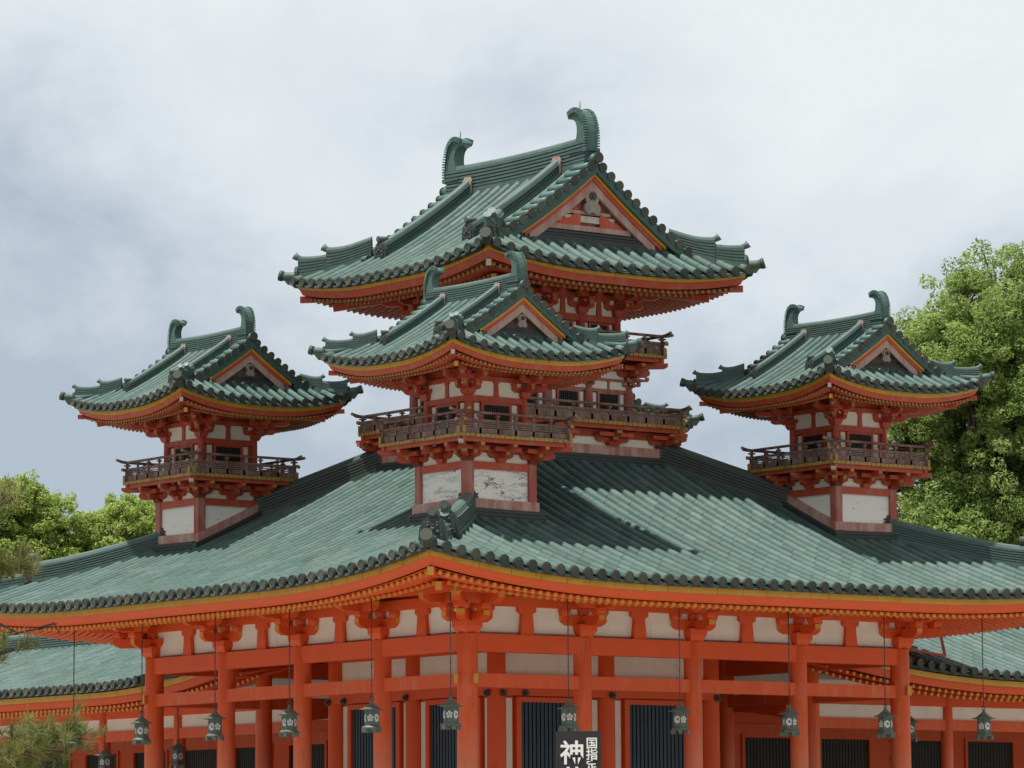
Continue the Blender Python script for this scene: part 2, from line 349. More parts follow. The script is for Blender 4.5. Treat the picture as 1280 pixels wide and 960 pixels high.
# ------------------------------------------------------------------ roofs
def smap(k, H, s, d):
    q = H-d
    return ((s, -q), (q, s), (-s, q), (-q, -s))[k]
SN = [Vector((0, -1, 0)), Vector((1, 0, 0)), Vector((0, 1, 0)), Vector((-1, 0, 0))]       # outward
ST = [Vector((1, 0, 0)), Vector((0, 1, 0)), Vector((-1, 0, 0)), Vector((0, -1, 0))]       # along
class Roof:
    def __init__(self, **k): self.__dict__.update(k)
    def lift(self, d, e):
        return self.L*max(0.0, 1-max(e, 0)/self.R)**self.p*max(0.0, 1-max(d, 0)/self.Df)
    def z(self, d, e): return self.z0+self.a*d+self.b*d*max(d, 0)+self.lift(d, e)
    def zxy(self, x, y):
        mxx, mnn = max(abs(x), abs(y)), min(abs(x), abs(y)); return self.z(self.H-mxx, self.H-mnn)
def tile_side(mb, R, k, rows, dmax, sp, r, tl, pos, zf, d_start=-0.02, pan=True, oldfn=None):
    """half-round cover tiles and stepped pan tiles of one slope; pos(s,d)->(x,y); zf(s,d)->z"""
    n = 6
    T = ST[k]
    def P(s, d, dz=0.0):
        x, y = pos(s, d); return Vector((x, y, zf(s, d)+dz))
    for s in rows:
        dm = dmax(s)
        if dm < 0.05: continue
        d = d_start+random.uniform(-0.004, 0.004); rowt = random.gauss(0.53, 0.09)
        while d < dm-0.03:
            d1 = min(d+tl, dm)
            p0 = P(s, d); p1 = P(s, d1)
            sl = (p1-p0).normalized(); nr = T.cross(sl)
            if nr.z < 0: nr = -nr
            jit = T*random.uniform(-0.004, 0.004)
            vs = []
            for p, rr in ((p0, r), (p1+sl*0.012, r*0.955)):
                for i in range(n+1):
                    t = math.pi*i/n; vs.append(tuple(p+jit+T*(math.cos(t)*rr)+nr*(math.sin(t)*rr-0.005)))
            fs = [(i, i+1, n+2+i, n+1+i) for i in range(n)]
            tn = rowt+random.gauss(0, 0.11)
            mb.add(vs, fs, 0, tn, True); mb.add(vs[:n+1], [tuple(range(n+1))], 0, tn, False)
            d = d1
    if not pan: return
    hs = sp/2
    for a, b in zip(rows[:-1], rows[1:]):
        if b-a > sp*1.5: continue
        mid = (a+b)/2; dma, dmb, dm = dmax(a), dmax(b), max(dmax(a), dmax(b))
        d = d_start; pl = tl*0.5
        while d < dm-0.01:
            d1 = min(d+pl, dm)
            vs = []
            for dd, h in ((d, 0.012), (d1, -0.004)):
                for i in range(5):
                    s = a+(b-a)*i/4; lim = dma+(dmb-dma)*i/4
                    q = min(dd, lim+0.02)
                    vs.append(tuple(P(s, q, h-0.055-0.035*(1-((i-2)/2)**2))))
            fs = [(i, i+1, 6+i, 5+i) for i in range(4)]
            vs += [(v[0], v[1], v[2]-0.03) for v in vs[:5]]
            fs += [(i, i+1, 11+i, 10+i) for i in range(4)]
            mb.add(vs, fs, 0, random.gauss(0.06, 0.08), True)  # pans tinted darker than the rolls: groove shade put into their colour
            d = d1
def eave_ends(mb, R, k, rows, sp, r, pos, zf, d0=-0.035):
    T = ST[k]; N = SN[k]
    def P(s, d, dz=0.0):
        x, y = pos(s, d); return Vector((x, y, zf(s, d)+dz))
    rd = r*1.08; n = 14
    for s in rows:
        c = P(s, d0, 0.008)
        tn = random.random()
        U = Vector((0, 0, 1)); vs = []
        for off, rr in ((0.05, rd), (-0.012, rd), (-0.012, rd*0.82), (-0.004, rd*0.76)):
            for i in range(n):
                t = 2*math.pi*i/n; vs.append(tuple(c-N*off+T*(math.cos(t)*rr)+U*(math.sin(t)*rr)))
        fs = []
        for q in range(3):
            for i in range(n): fs.append((q*n+i, q*n+(i+1) % n, (q+1)*n+(i+1) % n, (q+1)*n+i))
        fs.append(tuple(3*n+i for i in range(n)))
        mb.add(vs, fs, 0, tn)
    for a, b in zip(rows[:-1], rows[1:]):
        if b-a > sp*1.5: continue
        vs = []; m = 6; tn = random.random()
        for i in range(m+1):
            s = a+(b-a)*i/m; c = P(s, d0+0.01, 0.0); w = 1-((i-m/2)/(m/2))**2
            vs += [tuple(c-N*0.015+Vector((0, 0, -0.012-0.042*w))), tuple(c-N*0.015+Vector((0, 0, -r*1.06-0.012*w))), tuple(c-N*0.13+Vector((0, 0, -r*1.06-0.012*w)))]
        fs = []
        for i in range(m): fs += [(3*i, 3*i+1, 3*i+4, 3*i+3), (3*i+1, 3*i+2, 3*i+5, 3*i+4)]
        mb.add(vs, fs, 0, tn)
def comb(w, h, nl, top=True):
    """cross-section of a stacked-course ridge"""
    R = [(w/2*1.12, -0.16)]; lh = h/nl
    for i in range(nl):
        ww = w/2*(1.0 if i else 1.12)
        R += [(ww, i*lh), (ww, (i+0.58)*lh), (ww-0.035*w/0.3, (i+0.58)*lh), (ww-0.035*w/0.3, (i+1)*lh)]
    tp = [(w*0.36*math.cos(t), h+w*0.30*math.sin(t)) for t in (0.0, 0.6, 1.2, 1.94, 2.54, math.pi)] if top else []
    return R+tp+[(-a, z) for a, z in R[::-1]]
def rows_for(half, sp):
    n = int(half/sp-0.5)
    return [(i+0.5)*sp for i in range(-n-1, n+1)]
def oni(mb, c, n, s=1.0, mat=0, discs=True):
    """demon-mask end tile facing n, base centre c"""
    c = Vector(c); n = Vector(n).normalized(); t = Vector((-n.y, n.x, 0)); u = Vector((0, 0, 1))
    w, h = 0.17*s, 0.34*s
    arch = [(-w*1.15, 0), (w*1.15, 0), (w*1.05, h*0.55), (w*0.8, h*0.86), (w*0.4, h), (-w*0.4, h), (-w*0.8, h*0.86), (-w*1.05, h*0.55)]
    mb.prism(arch, c, t, u, n*(0.07*s), mat, 0.3)
    inn = [(p[0]*0.78, 0.03*s+p[1]*0.84) for p in arch]
    mb.prism(inn, c+n*0.045*s, t, u, n*(0.025*s), mat, 0.15)
    def B(a, z, f, r):
        q = c+t*a*s+u*z*s+n*(f-0.012)*s; mb.ball(q, tuple(r*0.86*s for _ in range(3)), mat, 0.45, 8, 6)
    for sg in (-1, 1):
        B(sg*0.062, 0.215, 0.06, 0.034); B(sg*0.062, 0.25, 0.062, 0.028); B(sg*0.10, 0.26, 0.055, 0.022); B(sg*0.07, 0.13, 0.06, 0.036); B(sg*0.11, 0.08, 0.05, 0.03)
    B(0, 0.165, 0.075, 0.04); B(0, 0.225, 0.06, 0.022); B(0, 0.09, 0.06, 0.03); B(0.03, 0.06, 0.06, 0.02); B(-0.03, 0.06, 0.06, 0.02); B(0, 0.29, 0.05, 0.03)
    if discs:
        for z in (0.34+0.055,):
            q = c+u*z*s
            mb.tube([q-n*0.16*s, q+n*0.07*s], 0.066*s, 14, mat, 0.95)
            mb.tube([q+n*0.07*s, q+n*0.085*s], 0.05*s, 14, mat, 1.0)
def shibi(name, parent, off, c, inward, h, mats):
    """curled ridge-end ornament; inward = +-1 along Y"""
    mb = MB(); x0, y0, z0 = c
    out = [(0.0, 0.0), (-0.01, 0.25), (0.0, 0.45), (0.04, 0.62), (0.11, 0.78), (0.22, 0.91), (0.36, 0.985), (0.50, 1.0)]
    tip = [(0.60, 0.985), (0.74, 0.93), (0.80, 0.86), (0.79, 0.80), (0.70, 0.79)]
    inn = [(0.58, 0.77), (0.48, 0.70), (0.43, 0.60), (0.42, 0.48), (0.45, 0.34), (0.53, 0.2), (0.64, 0.08), (0.70, 0.0)]
    poly = out+tip+inn
    xw = 0.86*h
    pl = [(p[0]*xw*inward, p[1]*h) for p in poly]
    th = 0.40*h
    mb.prism(pl, (x0, y0, z0), (0, 1, 0), (0, 0, 1), (th*0.72, 0, 0), 0, 0.55)
    # raised rim plates on both cheeks, following the back
    def lerp(poly, n):
        P = [Vector((a, b, 0)) for a, b in poly]; L = [0]
        for a, b in zip(P, P[1:]): L.append(L[-1]+(b-a).length)
        res = []
        for i in range(n):
            t = L[-1]*i/(n-1); j = max(q for q in range(len(L)) if L[q] <= t+1e-9); j = min(j, len(P)-2)
            f = (t-L[j])/(L[j+1]-L[j]); res.append((P[j].lerp(P[j+1], f), (P[j+1]-P[j]).normalized()))
        return res
    for sg in (-1, 1):
        band = lerp(out+tip[:2], 26)
        for p, d in band:
            nrm = Vector((-d.y, d.x, 0))
            a = p+nrm*0.028; b = p-nrm*0.085
            w = d*0.017
            q = [a-w, a+w, b+w, b-w]
            mb.prism([(v.x*xw*inward, v.y*h) for v in q], (x0+sg*th*0.40, y0, z0), (0, 1, 0), (0, 0, 1), (th*0.22, 0, 0), 0, random.uniform(0.5, 0.9))
        rib = [(p-Vector((-d.y, d.x, 0))*0.11) for p, d in lerp(out+tip[:1], 18)]
        mb.tube([(x0+sg*th*0.37, y0+v.x*xw*inward, z0+v.y*h) for v in rib], 0.017*h, 6, 0, 0.7)
    mb.box((x0, y0+0.33*xw*inward, z0+0.03*h), (th*1.0, 0.74*xw, 0.06*h), 0, 0.3)
    return mb.build(name, mats, parent, off)

def build_roof(th, R, off, kind, weather):
    """tiles, eaves boards, rafters and soffit of a square roof centred on (0,0). kind 'hip' (open top of half T) or 'gabled' (ridge along Y)"""
    H = R.H; sp, r, tl = R.sp, R.r, R.tl
    red, gold = (M['red_old'], M['gold']) if weather else (M['red'], M['gold'])
    rows = rows_for(H-0.02, sp)
    tb = MB(); eb = MB()
    for k in range(4):
        pos = lambda s, d, k=k: smap(k, H, s, d)
        zf = lambda s, d: R.z(d, H-abs(s))
        if kind == 'hip': dmax = lambda s: min(H-abs(s), H-R.T)
        elif k in (1, 3): dmax = lambda s: (H-0.05 if abs(s) <= R.V-0.40*R.sc else min(H-abs(s), H-R.V+0.03))
        else: dmax = lambda s: min(H-abs(s), H-R.G)
        tile_side(tb, R, k, rows, dmax, sp, r, tl, pos, zf)
        eave_ends(eb, R, k, rows, sp, r, pos, zf)
    # corner tip tiles
    for a in (-1, 1):
        for b in (-1, 1):
            D = Vector((a, b, 0)).normalized()
            p = [Vector((a*(H-q), b*(H-q), R.z(q, q)+0.03+u_)) for q, u_ in ((0.35, 0), (0.15, 0.0), (0.0, 0.03), (-0.08, 0.08))]
            tb.tube(p, r*1.05, 10, 0, 0.5)
            eb.tube([p[-1]-D*0.02, p[-1]+D*0.05+Vector((0, 0, 0.02))], r*1.25, 12, 0, 0.6)
            eb.prism([(-0.3, -0.06), (0.0, -0.08), (0.10, 0.05), (0.0, 0.03), (-0.3, 0.0)], Vector((a*H, b*H, R.z(0, 0)-0.01)), D, (0, 0, 1), Vector((-D.y, D.x, 0))*0.14, 0, 0.3)
    roof = tb.build('roof', [M['tile']], th, off)
    eb.build('eave_end_tiles', [M['end_tile']], roof, off)
    # ---- eave boards: ochre board over a red board, per side
    N = 40
    for k in range(4):
        gb = MB(); rb = MB(); T = ST[k]; Nn = SN[k]
        g = R.gset; hw = H-g
        ss = [-hw+2*hw*i/N for i in range(N+1)]
        def zb(s, d=0.0): return R.z(0, H-abs(s)*H/hw) - R.gdrop       # bottom of the ochre board
        pts = [Vector((*smap(k, H, s, g), zb(s))) for s in ss]
        # planks
        i = 0; step_list = []
        s0 = -hw
        while s0 < hw-1e-6:
            s1 = min(hw, s0+random.uniform(0.75, 1.25)*R.plank)
            if hw-s1 < 0.1: s1 = hw
            q = [s0+(s1-s0)*j/3 for j in range(4)]
            q[0] += 0.004; q[-1] -= 0.004
            def miter(s, inset): return s*(hw-inset)/hw
            vs = []; fs = []
            for s in q:
                for dd, zz in ((0, 0), (0, R.gh), (0.05, R.gh), (0.05, 0)):
                    x, y = smap(k, H, miter(s, dd), g+dd); vs.append((x, y, zb(s)+zz))
            for j in range(3):
                for c in range(4): fs.append((4*j+c, 4*j+(c+1) % 4, 4*j+4+(c+1) % 4, 4*j+4+c))
            fs += [(0, 1, 2, 3), (15, 14, 13, 12)]
            gb.add(vs, fs, 0); s0 = s1
        # red board: leans inwards
        vs = []; fs = []
        cs = ((0.012, 0.0), (0.02+R.rh*0.35, -R.rh), (0.10+R.rh*0.35, -R.rh), (0.10, 0.0))
        for s in ss:
            for dd, zz in cs:
                x, y = smap(k, H, s*(hw-dd)/hw, g+dd); vs.append((x, y, zb(s)+zz-0.003))
        for j in range(N):
            for c in range(4): fs.append((4*j+c, 4*j+(c+1) % 4, 4*j+4+(c+1) % 4, 4*j+4+c))
        rb.add(vs, fs, 0)
        gbo = gb.build('ochre_eave_board', [gold], th, off)
        rb.build('red_eave_board', [red], gbo, off)
    # ---- rafters in two tiers, soffit
    def zr(d, s, tier):
        e = H-abs(s)*H/hw
        zbot = R.z0-R.gdrop-R.rh+R.lift(0, e)*max(0, 1-(d-g)/(R.Df*0.9))
        if tier == 0: return zbot-R.rr*1.0+0.16*(d-R.d_f)
        return zbot-R.rr*1.0+0.16*(R.d_g-R.d_f)-R.rr*1.9+R.rs*(d-R.d_g)
    nr = int((H-R.d_f)/R.rsp)
    dwall = H-R.wall
    for k in range(4):
        for tier, dtip in ((0, R.d_f), (1, R.d_g)):
            mb = MB()
            for i in range(-nr, nr+1):
                s = i*R.rsp; e = H-abs(s)
                d1 = min(e, dwall+0.1)
                if d1-dtip < 0.06: continue
                a = Vector((*smap(k, H, s, dtip), zr(dtip, s, tier))); b = Vector((*smap(k, H, s, d1), zr(d1, s, tier)))
                mb.tube([a, b], R.rr, 8, 0, None, None, True)
                mb.tube([a+SN[k]*0.004, a-SN[k]*0.012], R.rr*1.03, 8, 1, None, None, True)
            mb.build('flying_rafters' if tier == 0 else 'base_rafters', [red, M['gold_old'] if weather else gold], th, off)
        # tier board between (covers tops of base rafters) and soffit skin
        mb = MB()
        for d0, d1, tier in ((R.gset+0.05, R.d_g+0.05, 0), (R.d_g-0.02, dwall+0.15, 1)):
            vs = []; fs = []
            for j in range(N+1):
                s = -1+2*j/N
                for d in (d0, d1):
                    ss_ = s*(H-d); x, y = smap(k, H, ss_, d); vs.append((x, y, zr(d, ss_, tier)+R.rr*0.9))
            for j in range(N): fs.append((2*j, 2*j+1, 2*j+3, 2*j+2))
            mb.add(vs, fs, 0)
        # little board carrying the flying rafters
        vs = []; fs = []; dd = R.d_g+0.01
        for j in range(N+1):
            s = (-1+2*j/N)*(H-dd)
            for q, zz in ((0, R.rr*1.0), (0, -R.rr*1.0+R.rr*1.9), (0.05, R.rr*1.9)):
                x, y = smap(k, H, s*(H-dd-q)/(H-dd), dd+q); vs.append((x, y, zr(dd, s, 1)+zz))
        for j in range(N): fs += [(3*j, 3*j+1, 3*j+4, 3*j+3), (3*j+1, 3*j+2, 3*j+5, 3*j+4)]
        mb.add(vs, fs, 0)
        mb.build('soffit', [red], th, off)
    # corner rafters
    for a in (-1, 1):
        for b in (-1, 1):
            mb = MB(); D = Vector((a, b, 0)); s = R.rr*2.6
            q0 = R.d_f-0.12*R.rr/0.042; q1 = dwall
            def Q(q, tier): return Vector((a*(H-q), b*(H-q), zr(q, H-q, tier)))
            mb.bar(Q(q0, 0)+Vector((0, 0, -s*0.3)), Q(q1, 0)+Vector((0, 0, -s*0.3)), s, s*1.3, 0, None, 2 if weather else 1)
            q2 = R.d_g-0.14*R.rr/0.042
            mb.bar(Q(q2, 1)+Vector((0, 0, -s*0.75)), Q(q1, 1)+Vector((0, 0, -s*0.75)), s, s*1.35, 0, None, 1)
            mb.build('corner_rafter', [red, gold, M['white_wood']], th, off)
    return roof, zr

def gable_roof_trim(th, roof, R, off, wood_gable):
    H, V, G = R.H, R.V, R.G
    r = R.r; sc = R.sc
    zs = lambda x: R.z(H-abs(x), H)            # main slope height at |x|, away from the corners
    # main ridge
    mb = MB(); yl = V-0.12*sc
    pts = []
    for i in range(13):
        y = -yl+2*yl*i/12; pts.append((0, y, R.zr0+0.05*sc*(abs(y)/yl)**2))
    mb.sweep(pts, comb(0.30*sc, R.rh_top, 7), side=(1, 0, 0))
    mb.build('main_ridge', [M['ridge']], roof, off)
    for sg in (-1, 1):
        o = shibi('ridge_finial', roof, off, (0, sg*(yl+0.04*sc), R.zr0+R.rh_top*0.62), -sg, R.sh, [M['ridge_green']])
        if R.rod:
            q = MB(); y = sg*(yl+0.04*sc-0.42*R.sh); z = R.zr0+R.rh_top*0.62+R.sh*0.98
            q.tube([(0, y, z), (0, y, z+0.17)], 0.009, 6); q.build('lightning_rod', [M['iron']], roof, off)
    # descending ridges on each slope
    for sx in (-1, 1):
        for sy in (-1, 1):
            mb = MB(); y = sy*(V-R.kd)
            n = 14; x0, x1 = 0.10*sc, R.kx
            pts = [(sx*(x0+(x1-x0)*i/n), y, zs(x0+(x1-x0)*i/n)+r*0.6) for i in range(n+1)]
            mb.sweep(pts, comb(0.25*sc, 0.25*sc, 4), side=(0, 1, 0))
            o = mb.build('descending_ridge', [M['ridge']], roof, off)
            q = MB(); z_ = zs(x0)+r*0.6; q.prism([(-0.135*sc, 0), (0.135*sc, 0), (0.135*sc, 0.24*sc), (0.07*sc, 0.33*sc), (-0.07*sc, 0.33*sc), (-0.135*sc, 0.24*sc)], (sx*(x0+0.10*sc), y, z_-0.05*sc), (0, 1, 0), (0, 0, 1), (0.035*sc, 0, 0.0)); q.build('mortar_cap', [M['barge']], roof, off)
            q = MB(); oni(q, (sx*(x1+0.03), y, zs(x1)+r*0.3), (sx, 0, 0), 0.95*sc, 0, True)
            q.build('demon_tile', [M['tile_old']], roof, off)
            # hip ridge in two steps to the corner
            mb = MB(); D = Vector((sx, sy, 0)).normalized()
            def tier(q0, q1, w, h, nl, flare):
                P = []
                for i in range(9):
                    t = i/8; q = q0+(q1-q0)*t
                    P.append((sx*q, sy*q, R.z(H-q, H-q)+r*0.5))
                ZS = [1+flare*max(0, i/8-0.4)**2/0.36 for i in range(9)]
                mb.sweep(P, comb(w, h, nl), side=tuple(Vector((-D.y, D.x, 0))), zs=ZS)
                e = Vector(P[-1]); hh = h*ZS[-1]
                mb.tube([e-D*0.22*sc+Vector((0, 0, hh-0.045*sc)), e-D*0.06*sc+Vector((0, 0, hh+0.01*sc)), e+D*0.02*sc+Vector((0, 0, hh+0.035*sc)), e+D*0.075*sc+Vector((0, 0, hh+0.075*sc))], [0.055*sc, 0.054*sc, 0.06*sc, 0.078*sc], 12, 0, 0.6)
                return e
            tier(V-0.30*sc, H-R.h1, 0.20*sc, 0.31*sc, 6, 0.22)
            e = tier(V-0.2*sc, H-0.15*R.hk, 0.17*sc, 0.25*sc, 5, 0.30)
            mb.build('hip_ridge', [M['ridge']], roof, off)
            q = MB(); oni(q, e+D*0.025+Vector((0, 0, -0.06*sc)), D, 0.72*sc, 0, False); w_ = e+D*0.05*sc; q.tube([w_-D*0.05*sc, w_+D*0.07*sc], 0.055*sc, 12, 0, 0.95); q.tube([w_+D*0.07*sc, w_+D*0.08*sc], 0.04*sc, 12, 0, 0.3); q.build('demon_tile', [M['tile_old']], roof, off)
            if sx == -1 and sy == -1:
                q = MB(); P0 = Vector((sx*(H-R.h1), sy*(H-R.h1), R.z(R.h1, R.h1))); oni(q, P0+D*0.02, D, 0.7*sc, 0, True); q.build('demon_tile', [M['tile_old']], roof, off)
    # gables at both ends
    for sy in (-1, 1):
        # verge tiles: short rolls laid across the gable edge
        mb = MB(); e = MB()
        step = R.sp*0.80; x = 0.0; arc = 0
        for sx in (-1, 1):
            x = step*0.55
            while x < V-0.02:
                z = zs(x)+r*0.75
                mb.tube([(sx*x, sy*(V-0.42*sc), z), (sx*x, sy*(V+0.06*sc), z-0.01)], r*0.95, 10, 0, random.gauss(0.55, 0.2))
                e.tube([(sx*x, sy*(V+0.055*sc), z-0.01), (sx*x, sy*(V+0.085*sc), z-0.012)], r*1.12, 14, 0, None, None, False)
                sl = (zs(max(x-0.05, 0))-zs(x+0.05))/0.1
                x += step/math.sqrt(1+sl*sl)
            # curved pan edge below the rolls
            P = [(sx*xx, sy*(V+0.03*sc), zs(xx)-0.05*sc) for xx in [V*i/16 for i in range(17)]]
            mb.sweep(P, [(-0.03*sc, -0.12*sc*R.bg), (0.03*sc, -0.12*sc*R.bg), (0.03*sc, 0.10*sc), (-0.03*sc, 0.10*sc)], side=(0, 1, 0), tint=0.3)
        mb.tube([(0, sy*(V-0.34*sc), zs(0)+r*1.2), (0, sy*(V+0.10*sc), zs(0)+r*1.3)], r*1.1, 10, 0, 0.6)
        e.tube([(0, sy*(V+0.095*sc), zs(0)+r*1.3), (0, sy*(V+0.13*sc), zs(0)+r*1.3)], r*1.3, 14, 0, 0.5, None, False)
        mb.build('verge_tiles', [M['tile_edge']], roof, off); e.build('verge_end_tiles', [M['end_tile']], roof, off)
        # barge boards
        gx = R.gx
        for sx in (-1, 1):
            for nm, mat, dz0, dz1, yy, xe in (('ochre_verge_board', M['gold'], -0.13, -0.225, V-0.01*sc, gx+0.40*sc), ('red_verge_board', M['red_old'], -0.225, -0.31, V-0.04*sc, gx+0.32*sc), ('barge_board', M['barge'], -0.31, -0.49, V-0.07*sc, gx+0.18*sc)):
                mb = MB(); vs = []; fs = []; n = 14
                for i in range(n+1):
                    xx = xe*i/n+0.0015*sx
                    for y_, zz in ((yy, dz1), (yy, dz0), (yy-0.06*sc, dz0), (yy-0.06*sc, dz1)):
                        vs.append((sx*max(xx, 0.002), sy*y_, zs(xx)+zz*sc*R.bg))
                for i in range(n):
                    for c in range(4): fs.append((4*i+c, 4*i+(c+1) % 4, 4*i+4+(c+1) % 4, 4*i+4+c))
                fs += [(0, 1, 2, 3), tuple(4*n+c for c in (3, 2, 1, 0))]
                mb.add(vs, fs, 0); mb.build(nm, [mat], roof, off)
        # wall behind, beam, strut and pendant
        mb = MB(); yw = sy*(G-0.02)
        zb = R.z(H-G, H)
        poly = []
        for i in range(-10, 11):
            xx = (V-0.1)*i/10; poly.append((xx, max(zs(abs(xx))-0.3*sc, zb-0.02)))
        poly += [(V-0.1, zb-0.1), (-(V-0.1), zb-0.1)]
        mb.prism(poly, (0, yw, 0), (1, 0, 0), (0, 0, 1), (0, 0.06, 0), 0)
        zt = zs(0)
        if R.rod: mb.box((0, sy*(G+0.06*sc), zb+0.24*sc), (1.5*gx, 0.12*sc, 0.10*sc), 1)
        if R.rod: mb.box((0, sy*(G+0.05*sc), zb+0.42*sc), (0.9*gx, 0.10*sc, 0.12*sc), 3)
        if R.rod: mb.box((0, sy*(G+0.06*sc), zb+0.54*sc), (0.75*gx, 0.12*sc, 0.06*sc), 1)
        for sx in ((-1, 1) if R.rod else ()):
            mb.prism([(0.18*gx, 0), (0.62*gx, 0), (0.50*gx, 0.10*sc), (0.36*gx, 0.14*sc), (0.28*gx, 0.22*sc), (0.18*gx, 0.24*sc)], (0, sy*(G+0.10*sc), zb+0.29*sc), (sx, 0, 0), (0, 0, 1), (0, 0.05*sc, 0), 2)
        mb.build('gable_wall', [M['red_pale'] if R.rod else M['maroon'], M['barge'], M['red_old'], M['white_wood']], roof, off)
        mb = MB(); zp = zt-0.66*sc*R.bg; yp = sy*(V-0.10*sc); ps = R.ps
        pend = [(0, 0.16), (0.10, 0.13), (0.13, 0.02), (0.10, -0.05), (0.15, -0.10), (0.15, -0.17), (0.08, -0.22), (0, -0.19), (-0.08, -0.22), (-0.15, -0.17), (-0.15, -0.10), (-0.10, -0.05), (-0.13, 0.02), (-0.10, 0.13)]
        mb.prism([(a*ps, b*ps) for a, b in pend], (0, yp, zp), (1, 0, 0), (0, 0, 1), (0, 0.05, 0), 0)
        mb.tube([(0, yp, zp+0.05*ps), (0, yp+sy*0.06, zp+0.05*ps)], 0.065*ps, 6, 1)
        mb.tube([(0, yp+sy*0.05, zp+0.05*ps), (0, yp+sy*0.08, zp+0.05*ps)], 0.03*ps, 8, 1)
        mb.build('gable_pendant', [M['pendant'], M['iron']], roof, off)
        # stacked courses where the skirt meets the gable wall
        mb = MB(); w = V-0.22*sc
        mb.sweep([(-w, sy*(G+0.05*sc), zb+0.01), (w, sy*(G+0.05*sc), zb+0.01)], comb(0.26*sc, 0.15*sc, 3, False), side=(0, 1, 0), tint=0.15)
        mb.build('gable_foot_courses', [M['tile_old']], roof, off)
M['ridge_green'] = tile_mat('glazed_finial', [(0.0, (0.04, 0.08, 0.072)), (0.5, (0.065, 0.125, 0.11)), (1.0, (0.12, 0.20, 0.18))], 0.36, (0.075, 0.135, 0.118))

# ------------------------------------------------------------------ timber frame parts
def arm_poly(L0, L1, h):
    return [(L0, h), (L0, h*0.5), (L0+h*0.25, h*0.25), (L0+h*0.75, 0), (L1-h*0.75, 0), (L1-h*0.25, h*0.25), (L1, h*0.5), (L1, h)]
def bracket(mb, c, a, n, s, outer=True, diag=None, both=True):
    """bracket set on a column head. a: along wall, n: outward"""
    c = Vector(c); a = Vector(a); n = Vector(n); u = Vector((0, 0, 1))
    rz = math.atan2(a.y, a.x)
    def block(p, w, h): mb.box(p+u*h/2, (w, w, h*0.55), 0, None, rz, 0.72) if False else (mb.box(p+u*h*0.25, (w, w, h*0.5), 0, None, rz, 0.70), mb.box(p+u*h*0.75, (w, w, h*0.5), 0, None, rz))
    block(c, 0.38*s, 0.22*s)
    h = 0.17*s; z1 = 0.19*s
    def arm(org, d, L0, L1, both_ends=True, ww=0.13):
        d = Vector(d); p = arm_poly(L0*s, L1*s, h); sm = [6] + ([0] if both_ends else [])
        sd = Vector((-d.y, d.x, 0)).normalized()
        mb.prism(p, org, d, u, sd*(ww*s), 0, None, None, (1, sm))
    arm(c+u*z1, a, -0.5, 0.5)
    for q in (-0.42, 0, 0.42): block(c+a*q*s+u*(z1+h), 0.20*s, 0.12*s)
    if outer:
        e = 0.004
        arm(c+u*(z1+e), n, -0.3, 0.56, False)
        block(c+n*0.46*s+u*(z1+h+e), 0.20*s, 0.12*s)
        z2 = z1+h+0.12*s
        arm(c+n*0.46*s+u*(z2+e*0.5), a, -0.46, 0.46)
        for q in (-0.38, 0, 0.38): block(c+n*0.46*s+a*q*s+u*(z2+h+e*0.5), 0.17*s, 0.10*s)
        arm(c+u*(z2+2*e), n, -0.2, 0.98, False)
        block(c+n*0.9*s+u*(z2+h+2*e), 0.18*s, 0.10*s)
    if diag is not None:
        n2 = Vector(diag); D = (n+n2).normalized(); e = 0.004
        arm(c+u*(z1+3*e), D, -0.2, 0.80, False, 0.15); block(c+D*0.66*s+u*(z1+h+3*e), 0.20*s, 0.12*s)
        arm(c+u*(z1+h+0.12*s+4*e), D, -0.2, 1.32, False, 0.15); block(c+D*1.2*s+u*(z1+2*h+0.12*s+4*e), 0.2*s, 0.1*s)
        z2 = z1+h+0.12*s; a2 = Vector((-n2.y, n2.x, 0))
        arm(c+n2*0.46*s+u*(z2+3*e), a2, -0.46, 0.46)
        for q in (-0.38, 0.38): block(c+n2*0.46*s+a2*q*s+u*(z2+h+3*e), 0.17*s, 0.10*s)
        arm(c+u*(z2+5*e), n2, -0.2, 0.98, False)
        block(c+n2*0.9*s+u*(z2+h+5*e), 0.18*s, 0.10*s)
def column(mb, x, y, z0, z1, r, n=20):
    mb.lathe([(r*0.99, z0), (r*1.0, z0+0.02), (r*1.0, z0+(z1-z0)*0.6), (r*0.96, z1-0.02), (r*0.93, z1)], (x, y, 0), n, 0)

def side_pt(k, half, s, z, o=0.0):
    x, y = smap(k, half, s, -o); return Vector((x, y, z))
def sbox(mb, k, half, s0, s1, z0, z1, t, mat=0, o=0.0, tint=None):
    """box lying on face k of a square of given half size: from s0..s1, z0..z1, thickness t centred at offset o outward"""
    p = []
    for z in (z0, z1):
        for s, oo in ((s0, o-t/2), (s1, o-t/2), (s1, o+t/2), (s0, o+t/2)):
            p.append(side_pt(k, half, s, z, oo))
    mb.hexa(p, mat, tint)

